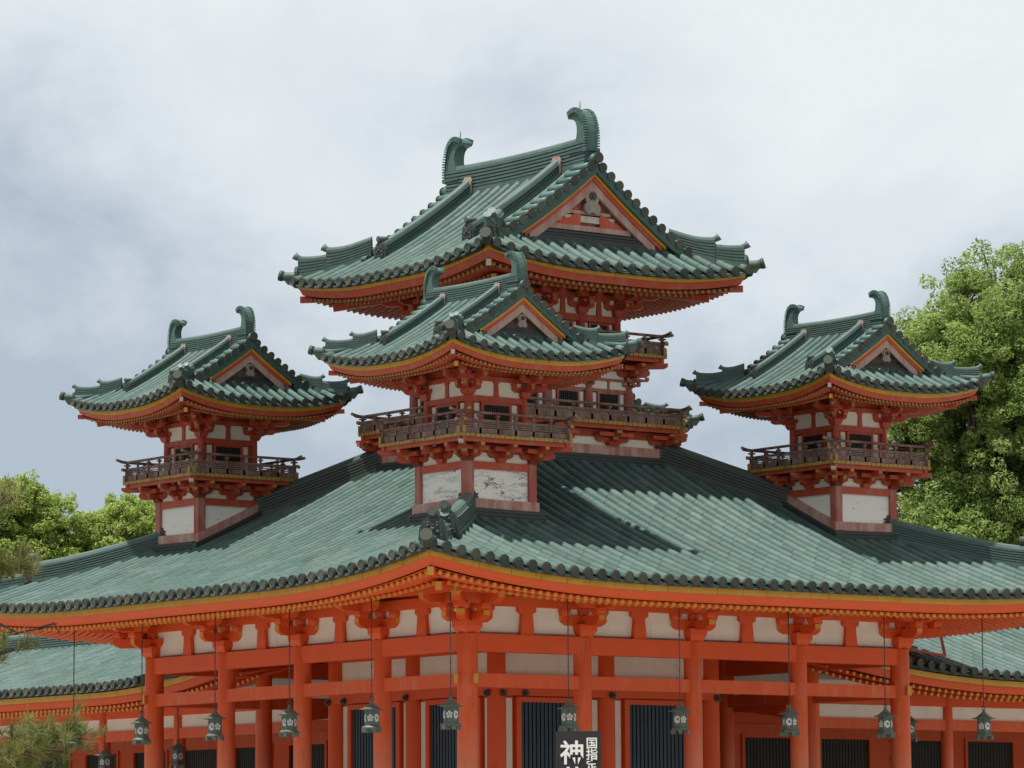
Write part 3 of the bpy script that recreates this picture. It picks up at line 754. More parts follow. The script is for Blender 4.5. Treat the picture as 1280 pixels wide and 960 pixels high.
def storey(th, off, half, z_floor, z_head, z_rafter, bays, s, win, red, plaster, colr):
    """walls of one storey: columns, head beam, bracket panels, windows. half = wall line"""
    xs = [-half+2*half*i/bays for i in range(bays+1)]
    done = set()
    for k in range(4):
        for s_ in xs:
            p = side_pt(k, half, s_, 0); key = (round(p.x, 3), round(p.y, 3))
            if key not in done:
                done.add(key); mb = MB(); column(mb, p.x, p.y, z_floor, z_head, colr, 14); mb.build('column', [red], th, off)
                corner = abs(abs(p.x)-half) < 1e-3 and abs(abs(p.y)-half) < 1e-3
                mb = MB(); kk = k
                n2 = Vector((math.copysign(1, p.x), 0, 0)) if abs(SN[k].y) > 0.5 else Vector((0, math.copysign(1, p.y), 0))
                bracket(mb, p+Vector((0, 0, z_head)), ST[k], SN[k], s, True, n2 if corner else None)
                mb.build('bracket_set', [red, M['gold_old'] if s < 0.8 else M['gold']], th, off)
        mb = MB(); bh = z_head-0.16*s*1.3
        sbox(mb, k, half, -half, half, bh+0.004*(k % 2), z_head-0.004-0.004*(k % 2), 0.10*s+0.02, 0, 0.0)
        sbox(mb, k, half, -half-0.3*s, half+0.3*s, z_head+0.50*s+0.006*(k % 2), z_head+0.66*s+0.006*(k % 2), 0.12*s, 0, 0.002)
        mb.build('head_beam', [red], th, off)
        mb = MB(); sbox(mb, k, half, -half*0.99, half*0.99, z_head+0.5*s, z_head+1.25*s, 0.03, 0, -0.04); mb.build('attic_wall', [red], th, off)
        for i in range(bays):
            a, b = xs[i], xs[i+1]; w = MB()
            sbox(w, k, half, a, b, z_head, z_head+0.52*s, 0.05*s, 0, -0.03*s)
            w.build('bracket_panel', [plaster], th, off)
            mid = (a+b)/2
            st = MB(); p = side_pt(k, half, mid, z_head)
            st.prism([(-0.10*s, 0), (0.10*s, 0), (0.075*s, 0.42*s), (0.12*s, 0.44*s), (0.12*s, 0.52*s), (-0.12*s, 0.52*s), (-0.12*s, 0.44*s), (-0.075*s, 0.42*s)], p, ST[k], (0, 0, 1), SN[k]*0.09*s)
            st.build('strut', [red], th, off)
            if win:
                ww = (b-a); zt = bh; zbm = z_floor
                wl = MB(); sbox(wl, k, half, a, b, zbm, zt, 0.04, 0, -0.045); wo_ = wl.build('wall_panel', [red], th, off)
                for q in (0.16, 0.84):
                    ps = MB(); sbox(ps, k, half, a+ww*q-0.045*ww, a+ww*q+0.045*ww, zbm, zt-0.02, 0.02, 0, -0.02); ps.build('plaster_strip', [plaster], wo_, off)
                wa, wb = a+ww*0.27, a+ww*0.73; z0w = zbm+(zt-zbm)*0.28; z1w = zt-0.05*s-0.02
                wb_ = MB(); sbox(wb_, k, half, wa, wb, z0w, z1w, 0.02, 0, -0.012)
                wo2 = wb_.build('window', [M['dark']], th, off)
                fr = MB(); fw_ = 0.035*ww+0.01
                for (p0, p1, q0, q1) in ((wa-fw_, wa, z0w-fw_, z1w+fw_), (wb, wb+fw_, z0w-fw_, z1w+fw_), (wa, wb, z1w, z1w+fw_), (wa, wb, z0w-fw_, z0w)):
                    sbox(fr, k, half, p0, p1, q0, q1, 0.05, 0, -0.005)
                fr.build('frame', [red], wo2, off)
                la = MB(); nb = max(6, int((wb-wa)/0.045))
                for j in range(nb):
                    q = wa+(wb-wa)*(j+0.5)/nb; sbox(la, k, half, q-0.010, q+0.010, z0w, z1w, 0.02, 0, 0.009)
                la.build('lattice', [M['lattice']], wo2, off)

def balcony(th, off, half, zf, zrail, s, red, ext=0.30, wallhalf=0.6):
    """floor with ochre plank ends, railing on four sides"""
    fl = MB(); fl.box((0, 0, zf-0.03*s), (2*half-0.06, 2*half-0.06, 0.06*s), 0)
    fo = fl.build('balcony_floor', [M['maroon']], th, off)
    H = zrail-zf
    for k in range(4):
        mb = MB(); n = int(2*half/(0.16*s))
        for i in range(n):
            a = -half+2*half*i/n; b = -half+2*half*(i+1)/n
            sbox(mb, k, half, a+0.006, b-0.006, zf-0.09*s, zf+random.uniform(-0.006, 0.004), 0.06, 0, random.uniform(-0.042, -0.028), random.random())
        mb.build('plank_ends', [M['gold_old']], fo, off)
        mb = MB(); sbox(mb, k, half, -half+0.03, half-0.03, zf-0.20*s+0.004*(k % 2), zf-0.08*s, 0.10*s, 0, -0.10)
        mb.build('edge_beam', [red], th, off)
        # railing
        o = -0.07
        L = half+o
        rail = MB()
        tr = 0.032*s+0.005
        # top rail with lifted ends
        e = ext*s
        P = []
        for q in (-L-e, -L-e*0.72, -L-e*0.4, -L*0.98, -L*0.5, 0, L*0.5, L*0.98, L+e*0.4, L+e*0.72, L+e):
            over = max(0, abs(q)-L)/e
            P.append(side_pt(k, half, q, zrail+0.06*s*over**1.6, o+0.001*k))
        rail.tube(P, tr, 8, 0)
        for sg in (0, -1):
            d = (P[sg]-P[1 if sg == 0 else -2]).normalized(); rail.tube([P[sg]-d*0.05*s, P[sg]+d*0.008], tr*1.06, 8, 1)
        ro = rail.build('railing', [M['maroon'], M['gold_old']], th, off)
        for nm, zz, hh, ex in (('middle_rail', zf+H*0.62+0.003*(k % 2), 0.065*s, 0.85), ('bottom_rail', zf+0.085*s+0.003*(k % 2), 0.15*s, 0.55)):
            mb = MB(); sbox(mb, k, half, -L-e*ex*0.55, L+e*ex*0.55, zz-hh/2, zz+hh/2, 0.07*s, 0, o)
            for sg in (-1, 1):
                sbox(mb, k, half, sg*(L+e*ex*0.55)-0.02*s, sg*(L+e*ex*0.55)+0.02*s, zz-hh*0.62, zz+hh*0.62, 0.085*s, 1, o)
            mb.build(nm, [M['maroon'], M['gold_old']], ro, off)
        mb = MB()
        zA, zB = zf+0.12*s, zf+H*0.62-0.025*s
        for j in range(4):
            zz = zA+(zB-zA)*(j+0.6)/4.2; sbox(mb, k, half, -L, L, zz-0.014*s, zz+0.014*s, 0.012, 0, o)
        mb.build('slats', [M['slat']], ro, off)
        npst = max(2, int(round(2*L/(0.62*s))))
        for j in range(npst+1):
            q = -L+2*L*j/npst; mb = MB()
            big = j in (0, npst)
            if j == npst: continue          # the next side builds the shared corner post
            w = (0.095 if big else 0.07)*s
            sbox(mb, k, half, q-w/2, q+w/2, zf, zf+H*0.62, w, 0, o)
            sbox(mb, k, half, q-w*0.35, q+w*0.35, zf+H*0.62, zrail, w*0.7, 0, o)
            sbox(mb, k, half, q-w*0.8, q+w*0.8, zf+H*0.80, zf+H*0.88, w*1.5, 0, o)
            sbox(mb, k, half, q-w*0.55, q+w*0.55, zf+H*0.56, zf+H*0.68, w*1.1, 1 if big else 0, o+0.004)
            mb.build('post', [M['maroon'], M['gold_old']], ro, off)
def balcony_brackets(th, off, half_wall, half_bal, z_bot, z_top, bays, red, plaster, s):
    """stepped arms carrying a balcony, with plaster between"""
    h = z_top-z_bot
    xs = [-half_wall+2*half_wall*i/bays for i in range(bays+1)]
    reach = half_bal-half_wall-0.06
    for k in range(4):
        w = MB(); sbox(w, k, half_wall, -half_wall, half_wall, z_bot, z_top, 0.04, 0, -0.03); w.build('bracket_panel', [plaster], th, off)
        w = MB(); sbox(w, k, half_wall, -half_wall, half_wall, z_bot+h*0.52, z_top, 0.03, 0, -0.002); w.build('upper_board', [red], th, off)
        for i, q in enumerate(xs):
            mb = MB(); p = side_pt(k, half_wall, q, z_bot); corner = i in (0, bays)
            a, n = ST[k], SN[k]; u = Vector((0, 0, 1))
            mb.box(p+u*h*0.12, (0.30*s, 0.30*s, h*0.24), 0, None, 0, 0.7)
            L = 0.42*s*(0.9 if bays > 1 else 1.0)
            mb.prism(arm_poly(-L, L, h*0.3), p+u*h*0.24+n*0.01, a, u, n*0.11*s, 0, None, None, (1, [0, 6]))
            for qq in (-0.36, 0, 0.36): mb.box(p+a*qq*s+u*h*0.62+n*0.01, (0.15*s, 0.15*s, h*0.16), 0, None, 0, 0.75)
            mb.prism(arm_poly(-0.1, reach*0.55, h*0.32), p+u*h*0.24, n, u, a*0.12*s, 0, None, None, (1, [6]))
            mb.prism(arm_poly(-0.1, reach, h*0.32), p+u*h*0.60, n, u, a*0.12*s, 0, None, None, (1, [6]))
            sbox(mb, k, half_wall, q-0.4*s, q+0.4*s, z_bot+h*0.56, z_bot+h*0.80, 0.10*s, 0, reach*0.5)
            if corner and k in (0, 2):
                D = Vector((p.x, p.y, 0)).normalized(); rr = reach*1.414; sd = Vector((-D.y, D.x, 0))
                mb.prism(arm_poly(-0.1, rr*0.62, h*0.34), p+u*h*0.22, D, u, sd*0.14*s, 0, None, None, (1, [6]))
                mb.prism(arm_poly(-0.1, rr*1.14, h*0.30), p+u*h*0.68, D, u, sd*0.13*s, 0, None, None, (2, [5, 6]))
            mb.build('bracket_set', [red, M['gold_old'], M['white_wood']], th, off)

# ------------------------------------------------------------------ THE SETTING
g = MB(); g.add([(-700, -700, 0), (700, -700, 0), (700, 700, 0), (-700, 700, 0)], [(0, 1, 2, 3)])
tag(g.build('ground', [M['gravel']]), kind='structure')

# ------------------------------------------------------------------ MAIN HALL
CX = CY = 5.0
RM = Roof(H=8.05, T=1.9, z0=6.375, a=0.325, b=0.0184, L=0.42, R=5.5, p=2.5, Df=5.5, sp=0.29, r=0.084, tl=0.30,
          gset=0.15, gdrop=0.205, gh=0.105, rh=0.15, plank=0.55, rr=0.040, rsp=0.158, d_f=0.30, d_g=0.92, rs=0.30, wall=5.0, sc=1.0)
def main_z(x, y): return RM.zxy(x-CX, y-CY)
hall = thing('shrine_hall', 'vermilion shrine hall under one great green tiled hip roof, corner turned to the camera', 'hall', (CX, CY, 0))
OFF0 = (0, 0, 0)
roof, _ = build_roof(hall, RM, OFF0, 'hip', False)
# hip ridges: between eave corner and turret, then turret to tower
def hip_path(q0, q1, a, b, n=16, dz=0.04, flare=0.0, fl0=0.7):
    P = []
    for i in range(n+1):
        t = i/n; q = q0+(q1-q0)*t
        P.append((a*q, b*q, RM.z(RM.H-q, RM.H-q)+dz+flare*max(0, (t-fl0)/(1-fl0))**2))
    return P
for a in (-1, 1):
    for b in (-1, 1):
        D = Vector((a, b, 0)).normalized(); sdv = tuple(Vector((-D.y, D.x, 0)))
        mb = MB(); mb.sweep(hip_path(4.9, 1.8, a, b), comb(0.34, 0.34, 6), side=sdv)
        mb.build('hip_ridge', [M['tile_old']], roof)
        mb = MB(); P = hip_path(4.9, 6.72, a, b, flare=0.03); mb.sweep(P, comb(0.30, 0.28, 6), side=sdv)
        e = Vector(P[-1])
        mb.tube([e-D*0.2+Vector((0, 0, 0.30)), e+D*0.02+Vector((0, 0, 0.32)), e+D*0.10+Vector((0, 0, 0.36))], [0.07, 0.075, 0.095], 12, 0, 0.7)
        mb.build('hip_ridge', [M['ridge']], roof)
        mb = MB(); P2 = hip_path(6.6, 7.62, a, b, 8, flare=0.0); mb.sweep(P2, comb(0.26, 0.15, 3), side=sdv); mb.build('hip_ridge', [M['ridge']], roof)
        mb = MB(); oni(mb, e+D*0.03+Vector((0, 0, -0.04)), D, 1.28, 0, True); mb.build('demon_tile', [M['tile_old']], roof)
        mb = MB(); e2_ = Vector(P2[-1]); oni(mb, e2_+D*0.03+Vector((0, 0, -0.05)), D, 1.24, 0, True)
        q = e2_+D*0.09+Vector((0, 0, -0.06)); mb.tube([q-D*0.1, q+D*0.10], 0.082, 14, 0, 0.95); mb.tube([q+D*0.1, q+D*0.115], 0.06, 14, 0, 1.0)
        mb.build('demon_tile', [M['tile_old']], roof)

# perimeter columns, beams, brackets
ZB, ZBB, ZL0, ZL1 = 5.56, 5.25, 4.64, 4.875
KS = [-5, -2.5, 0, 2.5, 5]
done = set()
for k in range(4):
    for q in KS:
        p = side_pt(k, 5.0, q, 0); key = (round(p.x, 2), round(p.y, 2))
        if key in done: continue
        done.add(key); corner = abs(p.x) > 4.9 and abs(p.y) > 4.9
        mb = MB(); r_ = 0.185 if corner else 0.165
        column(mb, p.x, p.y, 0.9, ZB, r_, 28); o_ = mb.build('column', [M['red_col']], hall)
        ft = MB(); ft.lathe([(0.34, 0.9), (0.34, 0.93), (0.26, 1.0), (0.22, 1.03)], (p.x, p.y, 0), 24); ft.build('stone_base', [M['stone']], o_)
        mb = MB()
        n2 = Vector((math.copysign(1, p.x), 0, 0)) if abs(SN[k].y) > 0.5 else Vector((0, math.copysign(1, p.y), 0))
        bracket(mb, p+Vector((0, 0, ZB)), ST[k], SN[k], 1.0, True, n2 if corner else None)
        mb.build('bracket_set', [M['red'], M['gold']], hall)
    for i in range(4):
        a, b = KS[i], KS[i+1]
        mb = MB(); sbox(mb, k, 5.0, a, b, ZBB, ZB-0.003, 0.20); mb.build('tie_beam', [M['red']], hall)
        mb = MB(); sbox(mb, k, 5.0, a, b, ZL0+0.001*k, ZL1+0.001*k, 0.16)
        if i in (0, 3):
            sg = -1 if i == 0 else 1; sbox(mb, k, 5.0, min(sg*5.0, sg*5.25), max(sg*5.0, sg*5.25), ZL0+0.06, ZL1-0.02, 0.085, 0); sbox(mb, k, 5.0, min(sg*5.24, sg*5.256), max(sg*5.24, sg*5.256), ZL0+0.055, ZL1-0.015, 0.09, 1)
        mb.build('penetrating_beam', [M['red_col'], M['gold']], hall)
        mb = MB(); sbox(mb, k, 5.0, a, b, ZB, 6.05, 0.06, 0, -0.04); mb.build('bracket_panel', [M['plaster']], hall)
        mb = MB(); n_ = 46; sbox(mb, k, 5.0, a+0.2, b-0.2, ZB-0.002, ZB+0.006, 0.02, 0, 0.02)    # pinned strip along the foot of the panel
        for j in range(n_):
            q = a+0.22+(b-a-0.44)*j/(n_-1); sbox(mb, k, 5.0, q-0.006, q+0.006, ZB, ZB+0.035, 0.012, 0, 0.02)
        mb.build('bird_guard', [M['iron']], hall)
        p = side_pt(k, 5.0, (a+b)/2, ZB); mb = MB()
        mb.prism([(-0.15, 0), (0.15, 0), (0.115, 0.32), (0.115, 0.36), (0.19, 0.40), (0.19, 0.49), (-0.19, 0.49), (-0.19, 0.40), (-0.115, 0.36), (-0.115, 0.32)], p, ST[k], (0, 0, 1), SN[k]*0.14); mb.build('strut', [M['red']], hall)
    mb = MB(); sbox(mb, k, 5.0, -4.97, 4.97, 6.0, 7.2, 0.05, 0, -0.06); mb.build('attic_wall', [M['red']], hall)
    mb = MB(); sbox(mb, k, 5.0, -5.5, 5.5, 6.04+0.005*(k % 2), 6.22+0.005*(k % 2), 0.17, 0, 0.0); mb.build('wall_purlin', [M['red']], hall)
    mb = MB(); sbox(mb, k, 5.0, -5.95, 5.95, 6.19+0.006*(k % 2), 6.33+0.006*(k % 2), 0.15, 0, 0.9)
    for sg in (-1, 1): sbox(mb, k, 5.0, sg*5.96-0.012, sg*5.96+0.012, 6.18, 6.34, 0.16, 1, 0.9)
    mb.build('outer_purlin', [M['red'], M['gold']], hall)
# ceiling and inner core
mb = MB(); mb.box((0, 0, 5.80), (9.84, 9.84, 0.06)); mb.build('ceiling', [M['red']], hall)
for k in range(4):
    for q in (-2.5, 0, 2.5):
        p = side_pt(k, 2.5, q, 0); key = ('c', round(p.x, 2), round(p.y, 2))
        if key in done: continue
        done.add(key); mb = MB(); column(mb, p.x, p.y, 0.9, 5.77, 0.175, 24); mb.build('column', [M['red']], hall)
    for a, b in ((-2.5, 0), (0, 2.5)):
        w = MB(); sbox(w, k, 2.5, a, b, 0.9, 4.95, 0.05, 0, -0.06); wo_ = w.build('core_wall', [M['red']], hall)
        mb = MB(); sbox(mb, k, 2.5, a+0.1, b-0.1, 4.95, 5.45, 0.05, 0, -0.02); mb.build('upper_panel', [M['plaster']], hall)
        mb = MB(); sbox(mb, k, 2.5, a, b, 5.42, 5.78, 0.14, 0, 0.0); mb.build('tie_beam', [M['red']], hall)
        mb = MB(); sbox(mb, k, 2.5, a, b, 4.64, 4.97, 0.12, 0, 0.13); mb.build('lintel_beam', [M['red']], hall)
        for q in (a+0.27, b-0.27):
            mb = MB(); sbox(mb, k, 2.5, q-0.085, q+0.085, 1.0, 4.60, 0.03, 0, -0.02); mb.build('plaster_strip', [M['plaster']], hall)
        da, db = a+0.52, b-0.52
        mb = MB(); sbox(mb, k, 2.5, da, db, 1.05, 4.53, 0.04, 0, -0.025)
        nb = 16
        for j in range(nb):
            q = da+(db-da)*(j+0.5)/nb; sbox(mb, k, 2.5, q-0.030, q+0.030, 1.05, 4.53, 0.03, 0, 0.005)
        do = mb.build('door', [M['blue']], hall)
        mb = MB()
        for (p0, p1, q0, q1) in ((da-0.11, da, 1.0, 4.62), (db, db+0.11, 1.0, 4.62), (da, db, 4.53, 4.62)): sbox(mb, k, 2.5, p0, p1, q0, q1, 0.10, 0, 0.01)
        mb.build('frame', [M['red']], do)
    for q in (-2.5, 0, 2.5):
        for dq in ((-0.0,) if abs(q) < 1 else (0.0, -0.5 if q > 0 else 0.5)):
            mb = MB(); p = side_pt(k, 2.5, q+dq, 4.68, 0.20)
            mb.tube([p, p+SN[k]*0.04], 0.07, 6); mb.tube([p+SN[k]*0.03, p+SN[k]*0.08], 0.03, 8); mb.build('nail_cover', [M['iron']], hall)
mb = MB(); mb.box((0, 0, 0.45), (12.6, 12.6, 0.9)); mb.box((0, 0, 0.93), (12.7, 12.7, 0.06)); mb.build('stone_platform', [M['stone']], hall)

# ------------------------------------------------------------------ TURRETS
TC = 4.24       # distance of turret centres from the hall's centre lines
RT = Roof(H=1.97, V=1.42, G=1.20, z0=10.305, a=0.469, b=0.066, L=0.25, R=1.7, p=2.0, Df=1.2, sp=0.236, r=0.066, tl=0.25,
          gset=0.11, gdrop=0.175, gh=0.08, rh=0.09, plank=0.36, rr=0.024, rsp=0.092, d_f=0.20, d_g=0.48, rs=0.28, wall=0.62,
          sc=0.62, zr0=11.46, rh_top=0.27, sh=0.54, rod=False, hk=0.62, h1=0.44, kd=0.62, kx=1.36, gx=0.66, bg=1.3, ps=0.62)
tpos = [(CX-TC, CY-TC), (CX-TC, CY+TC), (CX+TC, CY-TC), (CX+TC, CY+TC)]
tlab = ['nearest corner turret with flaked white panels, right above the hall corner facing the camera',
        'corner turret at the left end of the roof, beside the lime green treetops',
        'corner turret at the right end of the roof, before the tall rounded tree',
        'rear turret behind the tower, only its eave tip showing past the lower balcony']
TZ = 7.6
turret = thing('corner_turret', tlab[0], 'turret', (*tpos[0], TZ), 'small corner turrets on the hall roof')
OT = (0, 0, TZ)
trf, _ = build_roof(turret, RT, OT, 'gabled', True)
gable_roof_trim(turret, trf, RT, OT, True)
storey(turret, OT, 0.60, 8.86, 9.69, 10.3, 1, 0.52, True, M['red_old'], M['plaster'], 0.065)
balcony(turret, OT, 1.22, 8.95, 9.32, 0.66, M['red_old'], 0.36, 0.60)
balcony_brackets(turret, OT, 0.70, 1.22, 8.53, 8.84, 2, M['red_old'], M['plaster'], 0.70)
for k in range(4):
    mb = MB(); sbox(mb, k, 0.70, -0.70, 0.70, 8.40, 8.53, 0.10); mb.build('tie_beam', [M['red_old']], turret, OT)
for a in (-1, 1):
    for b in (-1, 1):
        mb = MB(); mb.box((a*0.68, b*0.68, 7.95), (0.16, 0.16, 1.2)); mb.build('corner_post', [M['red_pale']], turret, OT)
turrets = [turret]
for i in (1, 2, 3):
    t = dup_tree(turret); t.location = (*tpos[i], TZ); tag(t, tlab[i], 'turret', 'small corner turrets on the hall roof'); turrets.append(t)
for i, t in enumerate(turrets):
    tx, ty = tpos[i]
    rz_ = lambda x, y: main_z(tx+x, ty+y)
    for k in range(4):
        mb = MB(); sbox(mb, k, 0.70, -0.68, 0.68, 7.4, 8.40, 0.05, 0, -0.02); mb.build('plaster_panel', [M['flake'] if i == 0 else M['flake_light']], t, OT)
    for nm, half, lo, hi, th_, mat in (('plinth', 0.745, 0.16, 0.32, 0.10, M['plinth']), ('foot_courses', 0.80, -0.12, 0.17, 0.16, M['tile_old'])):
        mb = MB()
        for k in range(4):
            n = 8
            P = []
            lim = half+(th_/2 if k % 2 == 0 else -th_/2)
            P = [side_pt(k, half, -lim+2*lim*j/n, 0) for j in range(n+1)]
            P = [Vector((p.x, p.y, min(rz_(p.x, p.y), 8.9))) for p in P]
            if nm == 'plinth': poly = [(-th_/2, lo), (th_/2, lo), (th_/2, hi), (-th_/2, hi)]
            else: poly = [(a_, lo+0.12+z_-0.12) for a_, z_ in comb(th_, hi-lo, 5, False)]
            mb.sweep(P, poly, side=tuple(SN[k]*1.0), tint=0.25)
        mb.build(nm, [mat], t, OT)
# slope note: plinths follow the tiles under each turret

# ------------------------------------------------------------------ CENTRAL TOWER
RC = Roof(H=3.18, V=2.32, G=2.05, z0=12.525, a=0.47, b=0.055, L=0.26, R=2.6, p=2.1, Df=2.0, sp=0.312, r=0.083, tl=0.32,
          gset=0.14, gdrop=0.17, gh=0.085, rh=0.13, plank=0.5, rr=0.036, rsp=0.14, d_f=0.28, d_g=0.75, rs=0.28, wall=1.33,
          sc=1.0, zr0=14.55, rh_top=0.46, sh=0.84, rod=True, hk=1.0, h1=0.54, kd=0.92, kx=2.22, gx=1.30, bg=1.0, ps=1.25)
tower = thing('central_tower', 'tall two-storey tower with the largest gabled roof, rising from the middle of the hall roof', 'tower', (CX, CY, 8.9))
OC = (0, 0, 8.9)
crf, _ = build_roof(tower, RC, OC, 'gabled', True)
gable_roof_trim(tower, crf, RC, OC, True)
storey(tower, OC, 1.30, 11.05, 11.90, 12.6, 3, 0.62, True, M['red_old'], M['plaster'], 0.085)
balcony(tower, OC, 1.98, 11.16, 11.52, 0.72, M['red_old'], 0.36)
balcony_brackets(tower, OC, 1.45, 1.98, 10.67, 11.01, 3, M['red_old'], M['plaster'], 0.72)
storey(tower, OC, 1.45, 9.75, 10.50, 10.9, 3, 0.30, True, M['red_pale'], M['plaster'], 0.09)
balcony(tower, OC, 2.22, 9.80, 10.11, 0.72, M['red_old'], 0.35)
balcony_brackets(tower, OC, 1.92, 2.26, 9.36, 9.66, 3, M['red_old'], M['plaster'], 1.0)
for k in range(4):
    mb = MB(); sbox(mb, k, 1.92, -1.99 if k % 2 else -1.85, 1.99 if k % 2 else 1.85, 9.18, 9.36, 0.14, 0, 0.0); mb.build('plinth', [M['plinth']], tower, OC)
    mb = MB(); mb.sweep([side_pt(k, 2.0, -2.0-(0.08 if k % 2 else -0.09), 8.85), side_pt(k, 2.0, 2.0+(0.08 if k % 2 else -0.09), 8.85)], comb(0.16, 0.33, 6, False), side=tuple(SN[k]), tint=0.25); mb.build('foot_courses', [M['tile_old']], tower, OC)

# ------------------------------------------------------------------ SIDE GALLERIES
def gallery(label, ori):
    """corridor along +x (ori=0) or +y (ori=1), mirrored in the diagonal"""
    def mv(x, y): return (x, y) if ori == 0 else (y, x)
    def V3(x, y, z): return Vector((*mv(x, y), z))
    g = thing('side_gallery', label, 'gallery', (0, 0, 0))
    X0, X1 = 9.75, 34.0
    z0 = 5.24; a_, b_ = 0.30, 0.012
    def zf_s(s, d): return z0+a_*d+b_*d*max(d, 0)+0.5*max(0, 1-max(s-X0, 0)/5.2)**2.0*max(0, 1-max(d, 0)/4)
    sp, r, tl = 0.285, 0.082, 0.30
    k = 0 if ori == 0 else 3
    def bx(mb, x0, x1, y0, y1, za, zb, mat=0):
        P = [V3(x, y, z) for z in (za, zb) for x, y in ((x0, y0), (x1, y0), (x1, y1), (x0, y1))]
        mb.hexa(P, mat)
    rows = [X0+0.15+i*sp for i in range(int((X1-X0)/sp))]
    tb = MB(); eb = MB()
    sg = 1 if ori == 0 else -1
    tile_side(tb, None, k, rows, lambda s: min(3.45, (s-X0)*1.0+0.1), sp, r, tl, lambda s, d: mv(s, 1.5+d), zf_s)
    tile_side(tb, None, k, [q for q in rows if q > X0+3.4], lambda s: 3.45, sp, r, tl, lambda s, d: mv(s, 8.5-d), zf_s)
    ro = tb.build('roof', [M['tile']], g)
    eave_ends(eb, None, k, rows, sp, r, lambda s, d: mv(s, 1.5+d), zf_s)
    eb.build('eave_end_tiles', [M['end_tile']], ro)
    N = 40; xs = [X0+(X1-X0)*i/N for i in range(N+1)]
    def strip(nm, mat, y, dz0, dz1, t, par):
        mb = MB()
        mb.sweep([V3(x, y, zf_s(x, 0)) for x in xs], [(-t/2, dz0), (t/2, dz0), (t/2, dz1), (-t/2, dz1)], side=tuple(V3(0, 1, 0)))
        return mb.build(nm, [mat], par)
    go = strip('ochre_eave_board', M['gold'], 1.66, -0.23, -0.12, 0.06, g); strip('red_eave_board', M['red'], 1.72, -0.37, -0.233, 0.07, g)
    mb = MB(); mb2 = MB()
    x = X0+0.1
    while x < X1:
        for m_, y0, dz, sl, y1 in ((mb, 1.85, -0.41, 0.16, 3.4), (mb2, 2.25, -0.45, 0.24, 5.0)):
            p0 = V3(x, y0, zf_s(x, 0)+dz); p1 = V3(x, y1, zf_s(x, 0)+dz+sl*(y1-y0))
            m_.tube([p0, p1], 0.038, 8, 0); d = (p0-p1).normalized(); m_.tube([p0-d*0.01, p0+d*0.004], 0.039, 8, 1)
        x += 0.17
    mb.build('flying_rafters', [M['red'], M['gold']], g); mb2.build('base_rafters', [M['red'], M['gold']], g)
    mb = MB()
    vs = []; fs = []
    for x in xs:
        for y in (1.7, 5.0): vs.append(tuple(V3(x, y, zf_s(x, 0)-0.36+0.2*(y-1.7))))
    for i in range(N): fs.append((2*i, 2*i+1, 2*i+3, 2*i+2))
    mb.add(vs, fs); mb.build('soffit', [M['red']], g)
    rg = MB(); rg.sweep([V3(11.5+(X1-11.5)*i/20, 5, zf_s(15, 3.45)+0.02) for i in range(21)], comb(0.3, 0.3, 6), side=tuple(V3(0, 1, 0))); rg.build('main_ridge', [M['ridge']], ro)
    cols = [14.28+2.9*i for i in range(7)]
    for x in cols:
        mb = MB(); px, py = mv(x, 3.3); column(mb, px, py, 0.9, 4.93, 0.125, 18); mb.build('column', [M['red_col']], g)
        pass
    for yy in (3.3, 6.7):
        mb = MB(); bx(mb, 10.2, X1, yy-0.08, yy+0.08, 4.68, 4.93); mb.build('tie_beam', [M['red']], g)
        mb = MB(); bx(mb, 10.2, X1, yy-0.07, yy+0.07, 4.21, 4.42); mb.build('penetrating_beam', [M['red_col']], g)
    mb = MB(); bx(mb, 10.2, X1, 3.28, 3.32, 4.42, 4.68); mb.build('upper_panel', [M['plaster']], g)
    mb = MB(); bx(mb, 10.2, X1, 3.27, 3.33, 4.93, 5.15); mb.build('upper_panel', [M['plaster']], g)
    # latticed back wall, one window per half bay
    x = 7.37
    while x < X1-1.5:
        mb = MB(); bx(mb, x-0.27, x+0.32, 6.66, 6.74, 0.9, 4.62); wo_ = mb.build('wall_panel', [M['red']], g)
        x0, x1 = x+0.32, x+1.78
        wv = MB(); bx(wv, x0, x1, 6.66, 6.74, 0.9, 1.9); wv.build('wall_panel', [M['red']], g)
        wv = MB(); bx(wv, x0, x1, 6.66, 6.74, 4.22, 4.62); wv.build('wall_panel', [M['red']], g)
        wb_ = MB()
        n = 17
        for j in range(n):
            q = x0+(x1-x0)*(j+0.5)/n; w_ = (x1-x0)/n*0.36
            bx(wb_, q-w_, q+w_, 6.68, 6.73, 1.9, 4.22)
        wo2 = wb_.build('window', [M['lattice']], g)
        fr = MB()
        for (a, b, c_, d_) in ((x0, x0+0.07, 1.9, 4.22), (x1-0.07, x1, 1.9, 4.22), (x0+0.07, x1-0.07, 4.14, 4.22)): bx(fr, a, b, 6.62, 6.78, c_, d_)
        fr.build('frame', [M['red']], wo2)
        x += 2.05
    mb = MB(); bx(mb, 6.6, X1, 6.7, 6.76, 4.62, 5.74); mb.build('upper_panel', [M['plaster']], g)
    # curved tie beam at the junction
    for x in (10.15,):
        mb = MB(); pts = [V3(x, 3.3+3.4*i/10, 4.55+0.16*math.sin(math.pi*i/10)) for i in range(11)]
        mb.sweep(pts, [(-0.08, -0.16), (0.08, -0.16), (0.08, 0.14), (-0.08, 0.14)], side=tuple(V3(1, 0, 0))); mb.build('curved_beam', [M['red']], g)
    mb = MB(); bx(mb, 10.4, X1, 2.0, 8.0, 0.3, 0.9); mb.build('stone_platform', [M['stone']], g)
    return g
gallery('low corridor wing on the right, its green roof running off behind the hall', 0)
gallery('low corridor wing on the left, its green roof half hidden behind pine needles', 1)

